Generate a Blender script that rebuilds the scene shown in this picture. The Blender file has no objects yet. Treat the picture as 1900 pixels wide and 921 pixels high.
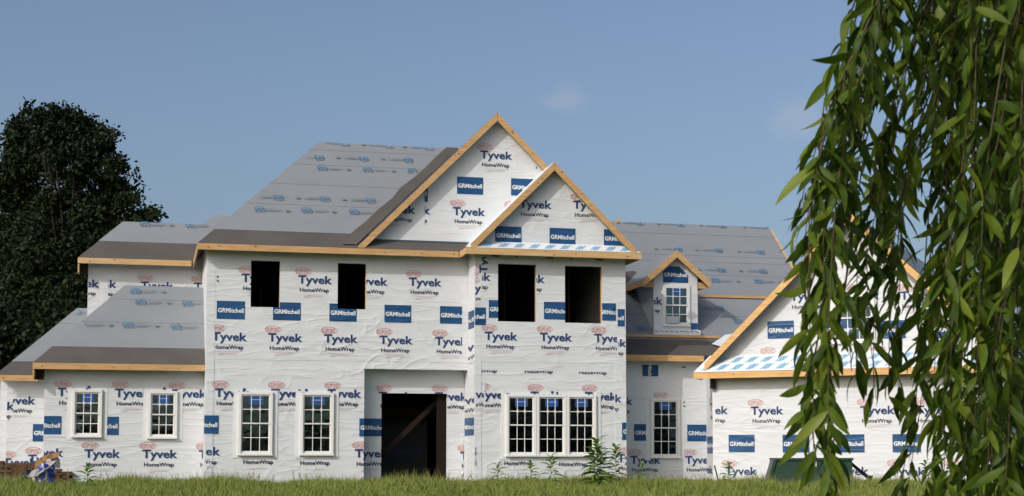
import bpy, bmesh, math, random
import numpy as np
from mathutils import Vector, Matrix, noise
random.seed(7); rng = np.random.default_rng(7)
R = math.radians
SC = bpy.context.scene
COL = SC.collection

# ------------------------------------------------------------------ camera
cam_d = bpy.data.cameras.new('camera'); cam = bpy.data.objects.new('camera', cam_d); COL.objects.link(cam)
FPX = 2812.0                                   # focal length in pixels of the 1900 px wide photograph
cam_d.sensor_width = 36.0; cam_d.lens = 36.0*FPX/1900.0
cam_d.shift_y = 172.5/1900.0
cam.location = (0, 0, 0.75)
cam.rotation_euler = (R(90)+math.atan(217/FPX), 0, 0)
cam_d.clip_start = 0.1; cam_d.clip_end = 5000
cam_d.dof.use_dof = True; cam_d.dof.focus_distance = 45.0; cam_d.dof.aperture_fstop = 14.0
SC.camera = cam

# ------------------------------------------------------------------ sky, sun, exposure
SUN_EL, SUN_PHI = R(32.6), R(-39.7)            # the sun stands behind the camera, to its left
sunv = Vector((math.sin(SUN_PHI)*math.cos(SUN_EL), -math.cos(SUN_PHI)*math.cos(SUN_EL), math.sin(SUN_EL)))
W = bpy.data.worlds.new('World'); SC.world = W; W.use_nodes = True
nt = W.node_tree; nt.nodes.clear()
def N(t, typ, **kw):
    n = t.nodes.new(typ)
    for k, v in kw.items(): setattr(n, k, v)
    return n
sky = N(nt, 'ShaderNodeTexSky', sky_type='NISHITA', sun_disc=False)
sky.sun_elevation = SUN_EL; sky.sun_rotation = math.atan2(sunv.x, sunv.y)
sky.altitude = 100; sky.air_density = 0.92; sky.dust_density = 4.8; sky.ozone_density = 1.9
bg = N(nt, 'ShaderNodeBackground'); bg.inputs[1].default_value = 0.136
out = N(nt, 'ShaderNodeOutputWorld')
# two faint small clouds: soft lumps in given directions of the sky
geo = N(nt, 'ShaderNodeTexCoord')
def cloud(prev, px, py, sx, sz, amt):
    d = Vector(((px-950)/FPX, 1.0, (850-py)/FPX)).normalized()
    sub = N(nt, 'ShaderNodeVectorMath', operation='SUBTRACT'); sub.inputs[1].default_value = d
    nt.links.new(geo.outputs['Generated'], sub.inputs[0])
    nz = N(nt, 'ShaderNodeTexNoise'); nz.inputs['Scale'].default_value = 60; nz.inputs['Detail'].default_value = 4
    nt.links.new(geo.outputs['Generated'], nz.inputs['Vector'])
    ns = N(nt, 'ShaderNodeVectorMath', operation='MULTIPLY_ADD')
    ns.inputs[1].default_value = (0.022, 0.0, 0.022)
    nt.links.new(nz.outputs['Color'], ns.inputs[0]); nt.links.new(sub.outputs[0], ns.inputs[2])
    mu = N(nt, 'ShaderNodeVectorMath', operation='MULTIPLY'); mu.inputs[1].default_value = (1/sx, 1/0.03, 1/sz)
    nt.links.new(ns.outputs[0], mu.inputs[0])
    ln = N(nt, 'ShaderNodeVectorMath', operation='LENGTH'); nt.links.new(mu.outputs[0], ln.inputs[0])
    mr = N(nt, 'ShaderNodeMapRange', interpolation_type='SMOOTHSTEP')
    mr.inputs['From Min'].default_value = 1.0; mr.inputs['From Max'].default_value = 0.2
    mr.inputs['To Min'].default_value = 0; mr.inputs['To Max'].default_value = amt
    nt.links.new(ln.outputs['Value'], mr.inputs['Value'])
    mx = N(nt, 'ShaderNodeMix', data_type='RGBA'); mx.inputs['B'].default_value = (3.6, 3.7, 4.1, 1)
    nt.links.new(mr.outputs[0], mx.inputs['Factor']); nt.links.new(prev, mx.inputs['A'])
    return mx.outputs['Result']
c = cloud(sky.outputs[0], 1086, 139, 0.022, 0.013, 0.24)
c = cloud(c, 1520, 178, 0.026, 0.022, 0.25)
nt.links.new(c, bg.inputs[0]); nt.links.new(bg.outputs[0], out.inputs[0])

sd = bpy.data.lights.new('sun', 'SUN'); sun = bpy.data.objects.new('sun', sd); COL.objects.link(sun)
sd.energy = 2.0; sd.angle = R(0.53); sd.color = (1.0, 0.965, 0.925)
sun.rotation_euler = sunv.to_track_quat('Z', 'Y').to_euler(); sun.location = (-20, -20, 30)
SC.view_settings.view_transform = 'Standard'; SC.view_settings.look = 'None'
SC.view_settings.exposure = 0.0; SC.view_settings.gamma = 1.0

# ------------------------------------------------------------------ materials
MAT = {}
def mat(name, col, rough=0.7, var=0.0, vscale=3.0, bump=0.0, bscale=20.0, bstretch=(1,1,1), spec=0.3, trans=0.0, col2=None, metal=0.0):
    m = bpy.data.materials.new(name); m.use_nodes = True; t = m.node_tree
    b = t.nodes['Principled BSDF']
    b.inputs['Base Color'].default_value = (*col, 1); b.inputs['Roughness'].default_value = rough
    b.inputs['Specular IOR Level'].default_value = spec; b.inputs['Metallic'].default_value = metal
    g = N(t, 'ShaderNodeNewGeometry')
    if var or col2:
        n = N(t, 'ShaderNodeTexNoise'); n.inputs['Scale'].default_value = vscale; n.inputs['Detail'].default_value = 5
        mp = N(t, 'ShaderNodeVectorMath', operation='MULTIPLY'); mp.inputs[1].default_value = bstretch
        t.links.new(g.outputs['Position'], mp.inputs[0]); t.links.new(mp.outputs[0], n.inputs['Vector'])
        mx = N(t, 'ShaderNodeMix', data_type='RGBA')
        c2 = col2 if col2 else tuple(x*(1-var) for x in col)
        c1 = col if col2 else tuple(min(1, x*(1+var)) for x in col)
        mx.inputs['A'].default_value = (*c1, 1); mx.inputs['B'].default_value = (*c2, 1)
        mr = N(t, 'ShaderNodeMapRange'); mr.inputs['From Min'].default_value = 0.3; mr.inputs['From Max'].default_value = 0.7
        t.links.new(n.outputs[0], mr.inputs[0]); t.links.new(mr.outputs[0], mx.inputs['Factor'])
        t.links.new(mx.outputs['Result'], b.inputs['Base Color'])
    if bump:
        n2 = N(t, 'ShaderNodeTexNoise'); n2.inputs['Scale'].default_value = bscale; n2.inputs['Detail'].default_value = 4
        mp2 = N(t, 'ShaderNodeVectorMath', operation='MULTIPLY'); mp2.inputs[1].default_value = bstretch
        t.links.new(g.outputs['Position'], mp2.inputs[0]); t.links.new(mp2.outputs[0], n2.inputs['Vector'])
        bp = N(t, 'ShaderNodeBump'); bp.inputs['Strength'].default_value = bump; bp.inputs['Distance'].default_value = 0.02
        t.links.new(n2.outputs[0], bp.inputs['Height']); t.links.new(bp.outputs[0], b.inputs['Normal'])
    if trans:
        tr = N(t, 'ShaderNodeBsdfTranslucent'); tr.inputs[0].default_value = (col[0]*1.3, col[1]*1.5, col[2]*0.7, 1)
        ms = N(t, 'ShaderNodeMixShader'); ms.inputs[0].default_value = trans
        t.links.new(b.outputs[0], ms.inputs[1]); t.links.new(tr.outputs[0], ms.inputs[2])
        t.links.new(ms.outputs[0], t.nodes['Material Output'].inputs['Surface'])
    MAT[name] = m
    return m

def wrinkles(t, b, amt):
    """crumpled house-wrap relief: broad sagging folds, sharp creases and a fine puckering, in world space"""
    g = N(t, 'ShaderNodeNewGeometry')
    def field(scale, stretch, detail, dist=0.0, rot=0.0):
        mp = N(t, 'ShaderNodeMapping'); mp.inputs['Scale'].default_value = stretch; mp.inputs['Rotation'].default_value = (0, rot, 0)
        t.links.new(g.outputs['Position'], mp.inputs[0])
        n = N(t, 'ShaderNodeTexNoise'); n.inputs['Scale'].default_value = scale; n.inputs['Detail'].default_value = detail
        n.inputs['Distortion'].default_value = dist
        t.links.new(mp.outputs[0], n.inputs['Vector']); return n.outputs[0]
    def ridge(x, k):
        a = N(t, 'ShaderNodeMath', operation='SUBTRACT'); a.inputs[1].default_value = 0.5; t.links.new(x, a.inputs[0])
        a2 = N(t, 'ShaderNodeMath', operation='ABSOLUTE'); t.links.new(a.outputs[0], a2.inputs[0])
        m = N(t, 'ShaderNodeMath', operation='MULTIPLY'); m.inputs[1].default_value = -k; t.links.new(a2.outputs[0], m.inputs[0])
        e = N(t, 'ShaderNodeMath', operation='EXPONENT'); t.links.new(m.outputs[0], e.inputs[0]); return e.outputs[0]
    def scl(x, k):
        m = N(t, 'ShaderNodeMath', operation='MULTIPLY'); m.inputs[1].default_value = k; t.links.new(x, m.inputs[0]); return m.outputs[0]
    def add(x, y):
        m = N(t, 'ShaderNodeMath', operation='ADD'); t.links.new(x, m.inputs[0]); t.links.new(y, m.inputs[1]); return m.outputs[0]
    # where the sheet is slack (patchy)
    pt = field(0.35, (1, 1, 1), 2)
    mr = N(t, 'ShaderNodeMapRange'); mr.inputs['From Min'].default_value = 0.42; mr.inputs['From Max'].default_value = 0.62
    t.links.new(pt, mr.inputs[0])
    f1 = ridge(field(0.9, (0.5, 0.5, 2.6), 2, 0.6), 16)
    f2 = ridge(field(0.9, (1, 1, 1.6), 2, 0.4, 0.8), 20)
    m = N(t, 'ShaderNodeMath', operation='MULTIPLY'); t.links.new(mr.outputs[0], m.inputs[0]); t.links.new(f2, m.inputs[1])
    h = add(scl(f1, 0.75), scl(m.outputs[0], 1.2))
    h = add(h, scl(field(5.0, (0.6, 0.6, 1.6), 3), 0.55))
    h = add(h, scl(field(28.0, (1, 1, 1), 3), 0.07))
    bp = N(t, 'ShaderNodeBump'); bp.inputs['Strength'].default_value = amt; bp.inputs['Distance'].default_value = 0.02
    t.links.new(h, bp.inputs['Height']); t.links.new(bp.outputs[0], b.inputs['Normal'])

def wrapmat(name, col, rough=0.55, amt=0.75, var=0.03):
    m = mat(name, col, rough, var=var, vscale=1.3, spec=0.25)
    wrinkles(m.node_tree, m.node_tree.nodes['Principled BSDF'], amt); return m
wrapmat('white_wrap', (0.64, 0.665, 0.69), amt=0.62)
wrapmat('navy_print', (0.024, 0.052, 0.15), 0.5)
wrapmat('dark_print', (0.03, 0.035, 0.07), 0.5)
wrapmat('blue_print', (0.018, 0.075, 0.19), 0.45, 0.9, 0.12)
wrapmat('white_print', (0.72, 0.74, 0.75), 0.5)
wrapmat('red_print', (0.61, 0.27, 0.25), 0.5, 0.75, 0.15)
wrapmat('pale_pink_print', (0.62, 0.50, 0.49), 0.5)
wrapmat('pale_grey_print', (0.55, 0.56, 0.57), 0.5)
mat('flashing_tape', (0.70, 0.72, 0.72), 0.45, var=0.04, bump=0.5, bscale=9)
mat('lumber', (0.59, 0.385, 0.19), 0.75, col2=(0.45, 0.265, 0.115), vscale=3.0, bstretch=(0.6, 0.6, 7), bump=0.15, bscale=14)
mat('reddish_lumber', (0.55, 0.34, 0.17), 0.75, col2=(0.42, 0.235, 0.10), vscale=3.3, bstretch=(0.6, 0.6, 8), bump=0.15, bscale=14)
mat('yellow_lumber', (0.62, 0.43, 0.22), 0.75, col2=(0.50, 0.32, 0.145), vscale=2.7, bstretch=(0.6, 0.6, 6), bump=0.15, bscale=14)
mat('pale_lumber', (0.70, 0.46, 0.21), 0.75, col2=(0.55, 0.31, 0.12), vscale=3.0, bstretch=(0.6, 0.6, 7), bump=0.15, bscale=14)
mat('knot_wood', (0.16, 0.07, 0.03), 0.8)
mat('dark_lumber', (0.055, 0.03, 0.017), 0.9, var=0.2)
mat('plywood_edge', (0.10, 0.06, 0.035), 0.9, var=0.3)
mat('grey_underlayment', (0.225, 0.243, 0.262), 0.6, var=0.045, vscale=0.8, bump=0.25, bscale=4, bstretch=(1, 1, 1.5))
mat('lap_edge', (0.07, 0.075, 0.085), 0.7)
mat('dark_membrane', (0.095, 0.087, 0.079), 0.8, var=0.12, vscale=1.2, bump=0.3, bscale=30)
mat('white_membrane', (0.70, 0.73, 0.75), 0.45, var=0.03, bump=0.4, bscale=4)
mat('cyan_print', (0.22, 0.50, 0.72), 0.5)
mat('roof_blue_print', (0.035, 0.17, 0.30), 0.5, var=0.2)
mat('roof_grey_print', (0.19, 0.205, 0.22), 0.6)
mat('vinyl', (0.76, 0.76, 0.745), 0.35, spec=0.4)
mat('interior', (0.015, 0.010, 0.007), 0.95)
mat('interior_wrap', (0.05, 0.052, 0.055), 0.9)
mat('shadow_wood', (0.011, 0.006, 0.003), 0.95)  # door posts: shade of the entry put into the wood colour
mat('dim_wood', (0.016, 0.009, 0.005), 0.95)  # diagonal brace: its colour darkened to stand in for the indoor shade
mat('roof_pale_print', (0.12, 0.20, 0.27), 0.5)
mat('sticker_blue', (0.025, 0.085, 0.28), 0.4)
mat('sticker_white', (0.50, 0.54, 0.58), 0.5)
mat('brick', (0.115, 0.060, 0.034), 0.9, var=0.35, vscale=4, bump=0.5, bscale=60)
mat('mortar', (0.09, 0.065, 0.045), 0.95, var=0.2)
mat('black_plastic', (0.012, 0.012, 0.015), 0.35, spec=0.5)
def glassmat(name, ior, tint):
    m = mat(name, (0.02, 0.025, 0.03), 0.02, spec=0.5); t = m.node_tree
    for n in list(t.nodes): t.nodes.remove(n)
    fr = N(t, 'ShaderNodeFresnel'); fr.inputs[0].default_value = ior
    gl = N(t, 'ShaderNodeBsdfGlossy'); gl.inputs['Roughness'].default_value = 0.015; gl.inputs[0].default_value = (0.62, 0.86, 1, 1)
    tr = N(t, 'ShaderNodeBsdfTransparent'); tr.inputs[0].default_value = tint
    ms = N(t, 'ShaderNodeMixShader'); oo = N(t, 'ShaderNodeOutputMaterial')
    g2 = N(t, 'ShaderNodeNewGeometry'); nn = N(t, 'ShaderNodeTexNoise'); nn.inputs['Scale'].default_value = 2.6
    bb = N(t, 'ShaderNodeBump'); bb.inputs['Strength'].default_value = 0.25; bb.inputs['Distance'].default_value = 0.02
    t.links.new(g2.outputs['Position'], nn.inputs['Vector']); t.links.new(nn.outputs[0], bb.inputs['Height']); t.links.new(bb.outputs[0], gl.inputs['Normal'])
    t.links.new(fr.outputs[0], ms.inputs[0]); t.links.new(tr.outputs[0], ms.inputs[1]); t.links.new(gl.outputs[0], ms.inputs[2]); t.links.new(ms.outputs[0], oo.inputs[0])
glassmat('clear_glass', 1.5, (0.5, 0.56, 0.56, 1))
glassmat('reflective_glass', 2.4, (0.5, 0.56, 0.56, 1))

# ------------------------------------------------------------------ object helpers
def link(name, me, parent=None, **props):
    o = bpy.data.objects.new(name, me); COL.objects.link(o)
    if parent is not None: o.parent = parent
    for k, v in props.items(): o[k] = v
    return o
def mesh(name, verts, faces, mats, parent=None, fm=None, smooth=False, **props):
    me = bpy.data.meshes.new(name); me.from_pydata([tuple(v) for v in verts], [], faces)
    for x in (mats if isinstance(mats, (list, tuple)) else [mats]): me.materials.append(MAT[x])
    if fm is not None:
        for p, i in zip(me.polygons, fm): p.material_index = i
    if smooth:
        for p in me.polygons: p.use_smooth = True
    me.validate(); me.update()
    return link(name, me, parent, **props)
def empty(name, loc, label, cat, rz=0.0, group=None):
    o = bpy.data.objects.new(name, None); COL.objects.link(o); o.location = loc; o.rotation_euler = (0, 0, rz)
    o['label'] = label; o['category'] = cat
    if group: o['group'] = group
    return o
class MB:
    """collects boxes, prisms and tubes in a local frame (u along, w back, z up)"""
    def __init__(s, fr=None): s.v = []; s.f = []; s.m = []; s.fr = fr or (lambda u, w, z: (u, w, z))
    def add(s, vs, fs, mi=0):
        k = len(s.v); s.v += [s.fr(*p) for p in vs]; s.f += [[i+k for i in f] for f in fs]; s.m += [mi]*len(fs)
    def box(s, u0, u1, w0, w1, z0, z1, mi=0):
        s.add([(u0,w0,z0),(u1,w0,z0),(u1,w1,z0),(u0,w1,z0),(u0,w0,z1),(u1,w0,z1),(u1,w1,z1),(u0,w1,z1)],
              [(3,2,1,0),(4,5,6,7),(0,1,5,4),(1,2,6,5),(2,3,7,6),(3,0,4,7)], mi)
    def prism(s, pts, w0, w1, mi=0):      # polygon in (u, z), counter-clockwise seen from the front, extruded from w0 to w1
        n = len(pts); vs = [(p[0], w0, p[1]) for p in pts]+[(p[0], w1, p[1]) for p in pts]
        s.add(vs, [list(range(n)), list(range(2*n-1, n-1, -1))]+[(i, i+n, (i+1) % n+n, (i+1) % n) for i in range(n)], mi)
    def slab(s, pts, th, mi=0, mi_side=None):   # planar 3d polygon, given thickness straight down
        n = len(pts); vs = list(pts)+[(p[0], p[1], p[2]-th) for p in pts]
        s.add(vs, [list(range(n))], mi)
        s.add(vs, [list(range(2*n-1, n-1, -1))]+[(i, i+n, (i+1) % n+n, (i+1) % n) for i in range(n)], mi if mi_side is None else mi_side)
    def beam(s, a, b, hu, hv, side=(0, 1, 0), mi=0):   # bar from a to b with half sizes
        a = Vector(a); b = Vector(b); d = (b-a).normalized(); x = d.cross(Vector(side)).normalized(); y = x.cross(d)
        vs = [tuple(p+x*i*hu+y*j*hv) for p in (a, b) for i, j in ((-1,-1),(1,-1),(1,1),(-1,1))]
        s.add(vs, [(3,2,1,0),(4,5,6,7),(0,1,5,4),(1,2,6,5),(2,3,7,6),(3,0,4,7)], mi)
    def tube(s, pts, rad, n=6, mi=0):
        rings = []
        for i, p in enumerate(pts):
            p = Vector(p); d = (Vector(pts[min(i+1, len(pts)-1)])-Vector(pts[max(i-1, 0)])).normalized()
            a = d.cross(Vector((0.3, 1, 0.1))).normalized(); b = d.cross(a)
            r = rad[i] if isinstance(rad, (list, tuple)) else rad
            rings.append([tuple(p+a*math.cos(2*math.pi*k/n)*r+b*math.sin(2*math.pi*k/n)*r) for k in range(n)])
        vs = [v for q in rings for v in q]; fs = []
        for i in range(len(pts)-1):
            for k in range(n): fs.append((i*n+k, i*n+(k+1) % n, (i+1)*n+(k+1) % n, (i+1)*n+k))
        fs.append(list(range(n-1, -1, -1))); fs.append([(len(pts)-1)*n+k for k in range(n)])
        s.add(vs, fs, mi)
    def build(s, name, mats, parent=None, smooth=False, **props):
        return mesh(name, s.v, s.f, mats, parent, s.m, smooth, **props)

# ------------------------------------------------------------------ the house frame
TH = R(13.6)
HOUSE = empty('house', (-8.908, 44.0, 0.0), 'large unfinished house wrapped in white printed house wrap, grey hip roofs and raw wood fascia', 'house', TH)
def FM(u, w, z): return (u, w, z)
TG = R(-38.2); GO = (15.207, -1.158)
def FG(u, w, z): return (GO[0]+u*math.cos(TG)-w*math.sin(TG), GO[1]+u*math.sin(TG)+w*math.cos(TG), z)

def wall(fr, w, u0, u1, z0, z1, holes=(), th=0.14, name='wall'):
    us = sorted(set([u0, u1]+[h[0] for h in holes]+[h[1] for h in holes])); zs = sorted(set([z0, z1]+[h[2] for h in holes]+[h[3] for h in holes]))
    us = [x for x in us if u0 <= x <= u1]; zs = [x for x in zs if z0 <= x <= z1]
    def solid(i, j):
        if i < 0 or j < 0 or i >= len(us)-1 or j >= len(zs)-1: return False
        cu = (us[i]+us[i+1])/2; cz = (zs[j]+zs[j+1])/2
        return not any(h[0] < cu < h[1] and h[2] < cz < h[3] for h in holes)
    b = MB(fr)
    for i in range(len(us)-1):
        for j in range(len(zs)-1):
            if not solid(i, j): continue
            a, c, d, e = us[i], us[i+1], zs[j], zs[j+1]
            b.add([(a,w,d),(c,w,d),(c,w,e),(a,w,e)], [(0,1,2,3)], 0)
            b.add([(a,w+th,d),(c,w+th,d),(c,w+th,e),(a,w+th,e)], [(3,2,1,0)], 1)
            if not solid(i-1, j): b.add([(a,w,d),(a,w+th,d),(a,w+th,e),(a,w,e)], [(3,2,1,0)], 0)
            if not solid(i+1, j): b.add([(c,w,d),(c,w+th,d),(c,w+th,e),(c,w,e)], [(0,1,2,3)], 0 if i == len(us)-2 else 2)
            if not solid(i, j-1): b.add([(a,w,d),(c,w,d),(c,w+th,d),(a,w+th,d)], [(3,2,1,0)], 0)
            if not solid(i, j+1): b.add([(a,w,e),(c,w,e),(c,w+th,e),(a,w+th,e)], [(0,1,2,3)], 0)
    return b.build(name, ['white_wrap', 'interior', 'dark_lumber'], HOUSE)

# ------------------------------------------------------------------ printed wrap
def text_mesh(body, width, cap, bold):
    cu = bpy.data.curves.new('print', 'FONT'); cu.body = body; cu.size = 1; cu.offset = bold; cu.resolution_u = 2; cu.fill_mode = 'FRONT'
    o = bpy.data.objects.new('print', cu); COL.objects.link(o)
    dg = bpy.context.evaluated_depsgraph_get(); me = bpy.data.meshes.new_from_object(o.evaluated_get(dg))
    bpy.data.objects.remove(o); 
    v = [tuple(x.co) for x in me.vertices]; f = [list(p.vertices) for p in me.polygons]
    bpy.data.meshes.remove(me); bpy.data.curves.remove(cu)
    x0 = min(p[0] for p in v); x1 = max(p[0] for p in v)
    capT = 0.73+bold; k = width/(x1-x0); kz = cap/capT
    return [((p[0]-x0)*k, p[1]*kz) for p in v], f
def rect2(x0, x1, z0, z1): return [(x0,z0),(x1,z0),(x1,z1),(x0,z1)], [[0,1,2,3]]
def put(acc, vf, dx, dz, mi):
    k = len(acc[0]); acc[0].extend([(p[0]+dx, p[1]+dz) for p in vf[0]]); acc[1].extend([[i+k for i in f] for f in vf[1]]); acc[2].extend([mi]*len(vf[1]))
T_BIG = text_mesh('Tyvek', 1.01, 0.255, 0.027); T_SMALL = text_mesh('HomeWrap', 0.86, 0.125, 0.022)
T_OVAL = text_mesh('DUPONT', 0.40, 0.14, 0.012); T_NAME = text_mesh('GRMitchell', 0.745, 0.135, 0.03)
def ring(cx, cz, a, b, t, n=28):
    v = []; f = []
    for i in range(n):
        c_, s_ = math.cos(2*math.pi*i/n), math.sin(2*math.pi*i/n)
        v += [(cx+a*c_, cz+b*s_), (cx+(a-t)*c_, cz+(b-t)*s_)]
    for i in range(n): j = (i+1) % n; f.append([2*i, 2*j, 2*j+1, 2*i+1])
    return v, f
# mats: 0 navy 1 dark 2 red 3 pale grey 4 pale pink 5 blue 6 white
PM = ['navy_print', 'dark_print', 'red_print', 'pale_grey_print', 'pale_pink_print', 'blue_print', 'white_print']
def proto(kind):
    A = ([], [], [])
    if kind == 'L':                                   # anchor: top left of the big word
        put(A, T_BIG, 0, -0.25, 0); put(A, T_SMALL, 0.055, -0.50, 1)
        put(A, ring(0.15, 0.107, 0.24, 0.108, 0.013), 0, 0, 2); put(A, T_OVAL, -0.06, 0.035, 2)
        put(A, rect2(0.10, 0.90, -0.567, -0.559), 0, 0, 3)
        put(A, rect2(0.18, 0.72, -0.640, -0.628), 0, 0, 4); put(A, rect2(0.24, 0.80, -0.606, -0.598), 0, 0, 4)
        put(A, rect2(0.18, 0.34, -0.665, -0.640), 0, 0, 4)
    elif kind == 'H': put(A, T_SMALL, 0.055, -0.50, 1); 
    elif kind == 'W': put(A, T_SMALL, 0.055, -0.50, 1); put(A, rect2(0.18, 0.72, -0.640, -0.628), 0, 0, 4)
    elif kind == 'K': put(A, rect2(0, 0.24, -0.04, 0), 0, 0, 1)
    else:                                             # name panel, anchor: top left corner
        # the lettering is cut out of the panel rather than laid over it, so panel and letters never fight
        put(A, rect2(0, 0.81, -0.53, 0), 0, 0, 5); put(A, T_NAME, 0.033, -0.335, 6)
    return A
PROTO = {k: proto(k) for k in 'LHWKB'}
def decal(kind, fr, w, u, z, parent, c0=None, c1=None, planes=(), holes=(), rot=0, sx=1.0, top=None, bottom=None, lift=0.009):
    V, F, Mi = PROTO[kind]
    bm = bmesh.new()
    pts = []
    ca, sa = math.cos(rot), math.sin(rot)
    for i, (x, y) in enumerate(V):
        x = x*sx; X = u+x*ca-y*sa; Z = z+x*sa+y*ca
        pts.append((X, Z))
    lifts = {}
    for f, mi in zip(F, Mi):
        for i in f: lifts[i] = 0.002 if mi == 6 else 0.0
    vs = [bm.verts.new((p[0], w-lift-lifts.get(i, 0), p[1])) for i, p in enumerate(pts)]
    for f, mi in zip(F, Mi):
        try: q = bm.faces.new([vs[i] for i in f]); q.material_index = mi
        except ValueError: pass
    def cut(p, n, clear=True):
        g = bm.verts[:]+bm.edges[:]+bm.faces[:]
        if g: bmesh.ops.bisect_plane(bm, geom=g, plane_co=p, plane_no=n, clear_outer=clear)
    us = [p[0] for p in pts]; zs = [p[1] for p in pts]
    if c0 is not None and min(us) < c0: cut((c0,0,0), (-1,0,0))
    if c1 is not None and max(us) > c1: cut((c1,0,0), (1,0,0))
    if top is not None and max(zs) > top: cut((0,0,top), (0,0,1))
    if bottom is not None and min(zs) < bottom: cut((0,0,bottom), (0,0,-1))
    for p, n in planes: cut(p, n)
    for h in holes:
        if max(us) < h[0] or min(us) > h[1] or max(zs) < h[2] or min(zs) > h[3]: continue
        cut((h[0],0,0), (-1,0,0), False); cut((h[1],0,0), (1,0,0), False); cut((0,0,h[2]), (0,0,-1), False); cut((0,0,h[3]), (0,0,1), False)
        dead = [f for f in bm.faces if h[0] < f.calc_center_median().x < h[1] and h[2] < f.calc_center_median().z < h[3]]
        bmesh.ops.delete(bm, geom=dead, context='FACES')
    if not bm.faces: bm.free(); return
    for v in bm.verts: v.co = fr(*v.co)
    me = bpy.data.meshes.new('print'); bm.normal_update()
    ref = Vector(fr(0,-1,0))-Vector(fr(0,0,0))
    for f in bm.faces:
        if f.normal.dot(ref) < 0: f.normal_flip()
    bm.to_mesh(me); bm.free()
    for x in PM: me.materials.append(MAT[x])
    return link('name_panel' if kind == 'B' else 'wrap_logo', me, parent)
DECALS = {
 'main': [('L',-0.64,6.15,0.28,0.37),('L',0.99,6.16),('L',2.64,6.16),('L',4.31,6.16),('L',5.96,6.18),('L',7.68,6.19,None,7.67),('B',0.29,5.33),('B',1.92,5.33),('B',3.58,5.33),('B',5.23,5.33),('B',6.92,5.33,None,7.71),('L',0.16,4.42,0.24,1.36),('L',1.78,4.42),('L',3.42,4.42),('L',5.08,4.41),('L',6.77,4.4,None,7.68),('B',-0.42,1.98,-0.02,None),('B',4.5,1.92),('L',0.27,2.78),('L',1.89,2.78),('L',3.54,2.79),('L',-0.56,1.08,0.04,None),('W',1.06,1.08),('W',2.71,1.05),('L',4.37,1.02)],
 'recess': [('B',4.57,1.93),('L',5.15,2.75),('L',6.87,2.75,None,7.86),('L',4.43,1.02),('L',7.66,0.95,None,7.92),('B',7.78,1.9,None,7.96)],
 'bay': [('L',7.27,6.28,8.01,8.44),('L',8.94,6.26),('L',12.36,6.28,None,12.22),('L',7.55,5.93,7.81,7.98),('B',8.22,5.45),('B',9.92,5.44),('B',11.63,5.44,None,12.19),('B',11.66,5.27,12.24,None),('B',7.32,5.22),('L',8.09,4.51),('L',9.79,4.51),('L',11.49,4.51,None,12.22),('L',11.51,4.37,12.26,None),('H',7.55,3.79,8.0,None),('H',9.27,3.79),('H',10.96,3.78),('L',7.41,2.77,7.82,8.06),('L',7.87,2.76,8.1,None),('L',9.5,2.74),('L',11.19,2.74,None,12.11),('L',11.35,2.68,12.13,None),('B',12.36,1.82),('W',8.64,1.04),('W',10.33,1.01),('L',12.2,0.88),('L',6.99,1.07,7.82,7.85)],
 'right': [('L',12.3,2.68,13.12,None),('L',14.09,2.63),('B',13.35,1.82),('B',15.13,1.81),('L',13.22,0.82),('L',15.05,0.82)],
 'tower': [('L',-4.17,2.79),('L',-2.56,2.78),('L',-0.93,2.78),('B',-4.85,1.96,-4.52,None),('B',-3.24,1.95,-2.8,None),('B',-0.01,1.91),('L',-3.38,1.01),('L',-1.75,1.0),('L',-4.97,1.04,-4.5,None),('L',-0.13,0.99)],
 'upper_left': [('L',-4.17,6.33,-3.5,-3.06),('L',-3.64,6.33,-2.88,-2.49),('L',-1.9,6.31),('L',-0.25,6.32)],
 'far_left': [('L',-5.95,2.63,-5.6,None),('L',-6.56,2.46,None,-5.6),('B',-5.0,1.78),('L',-5.12,0.86),('L',-5.86,0.75,-5.77,None)],
 'big_gable': [('L',8.13,10.14),('B',7.41,9.29),('B',9.1,9.31),('L',7.28,8.36),('L',5.12,8.35,None,6.38),('L',5.58,8.35,6.42,None),('B',5.7,9.0,6.41,None),('L',8.98,8.39),('L',9.01,10.14,9.88,None)],
 'bay_gable': [('L',9.12,8.5),('L',10.8,8.54),('B',8.38,7.66),('B',10.06,7.67),('B',11.77,7.68)],
 'garage': [('L',-0.52,2.34,0.05,None),('L',1.2,2.31),('L',2.87,2.3),('L',4.5,2.28),('L',6.1,2.27),('L',7.67,2.27),('B',0.5,1.45),('B',2.17,1.44),('B',3.8,1.44),('B',5.42,1.44),('B',7.02,1.44),('L',0.37,0.49),('L',2.06,0.49),('L',3.71,0.5),('L',5.34,0.5),('L',6.93,0.5)],
 'garage_gable': [('L',2.46,5.72),('L',4.11,5.66),('L',5.72,5.61),('B',1.75,4.87),('B',3.44,4.81),('B',5.05,4.76),('B',6.64,4.72),('L',1.6,3.87),('L',3.28,3.84),('L',4.91,3.81),('L',6.5,3.78)],
 'dormer': [],
}
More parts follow.
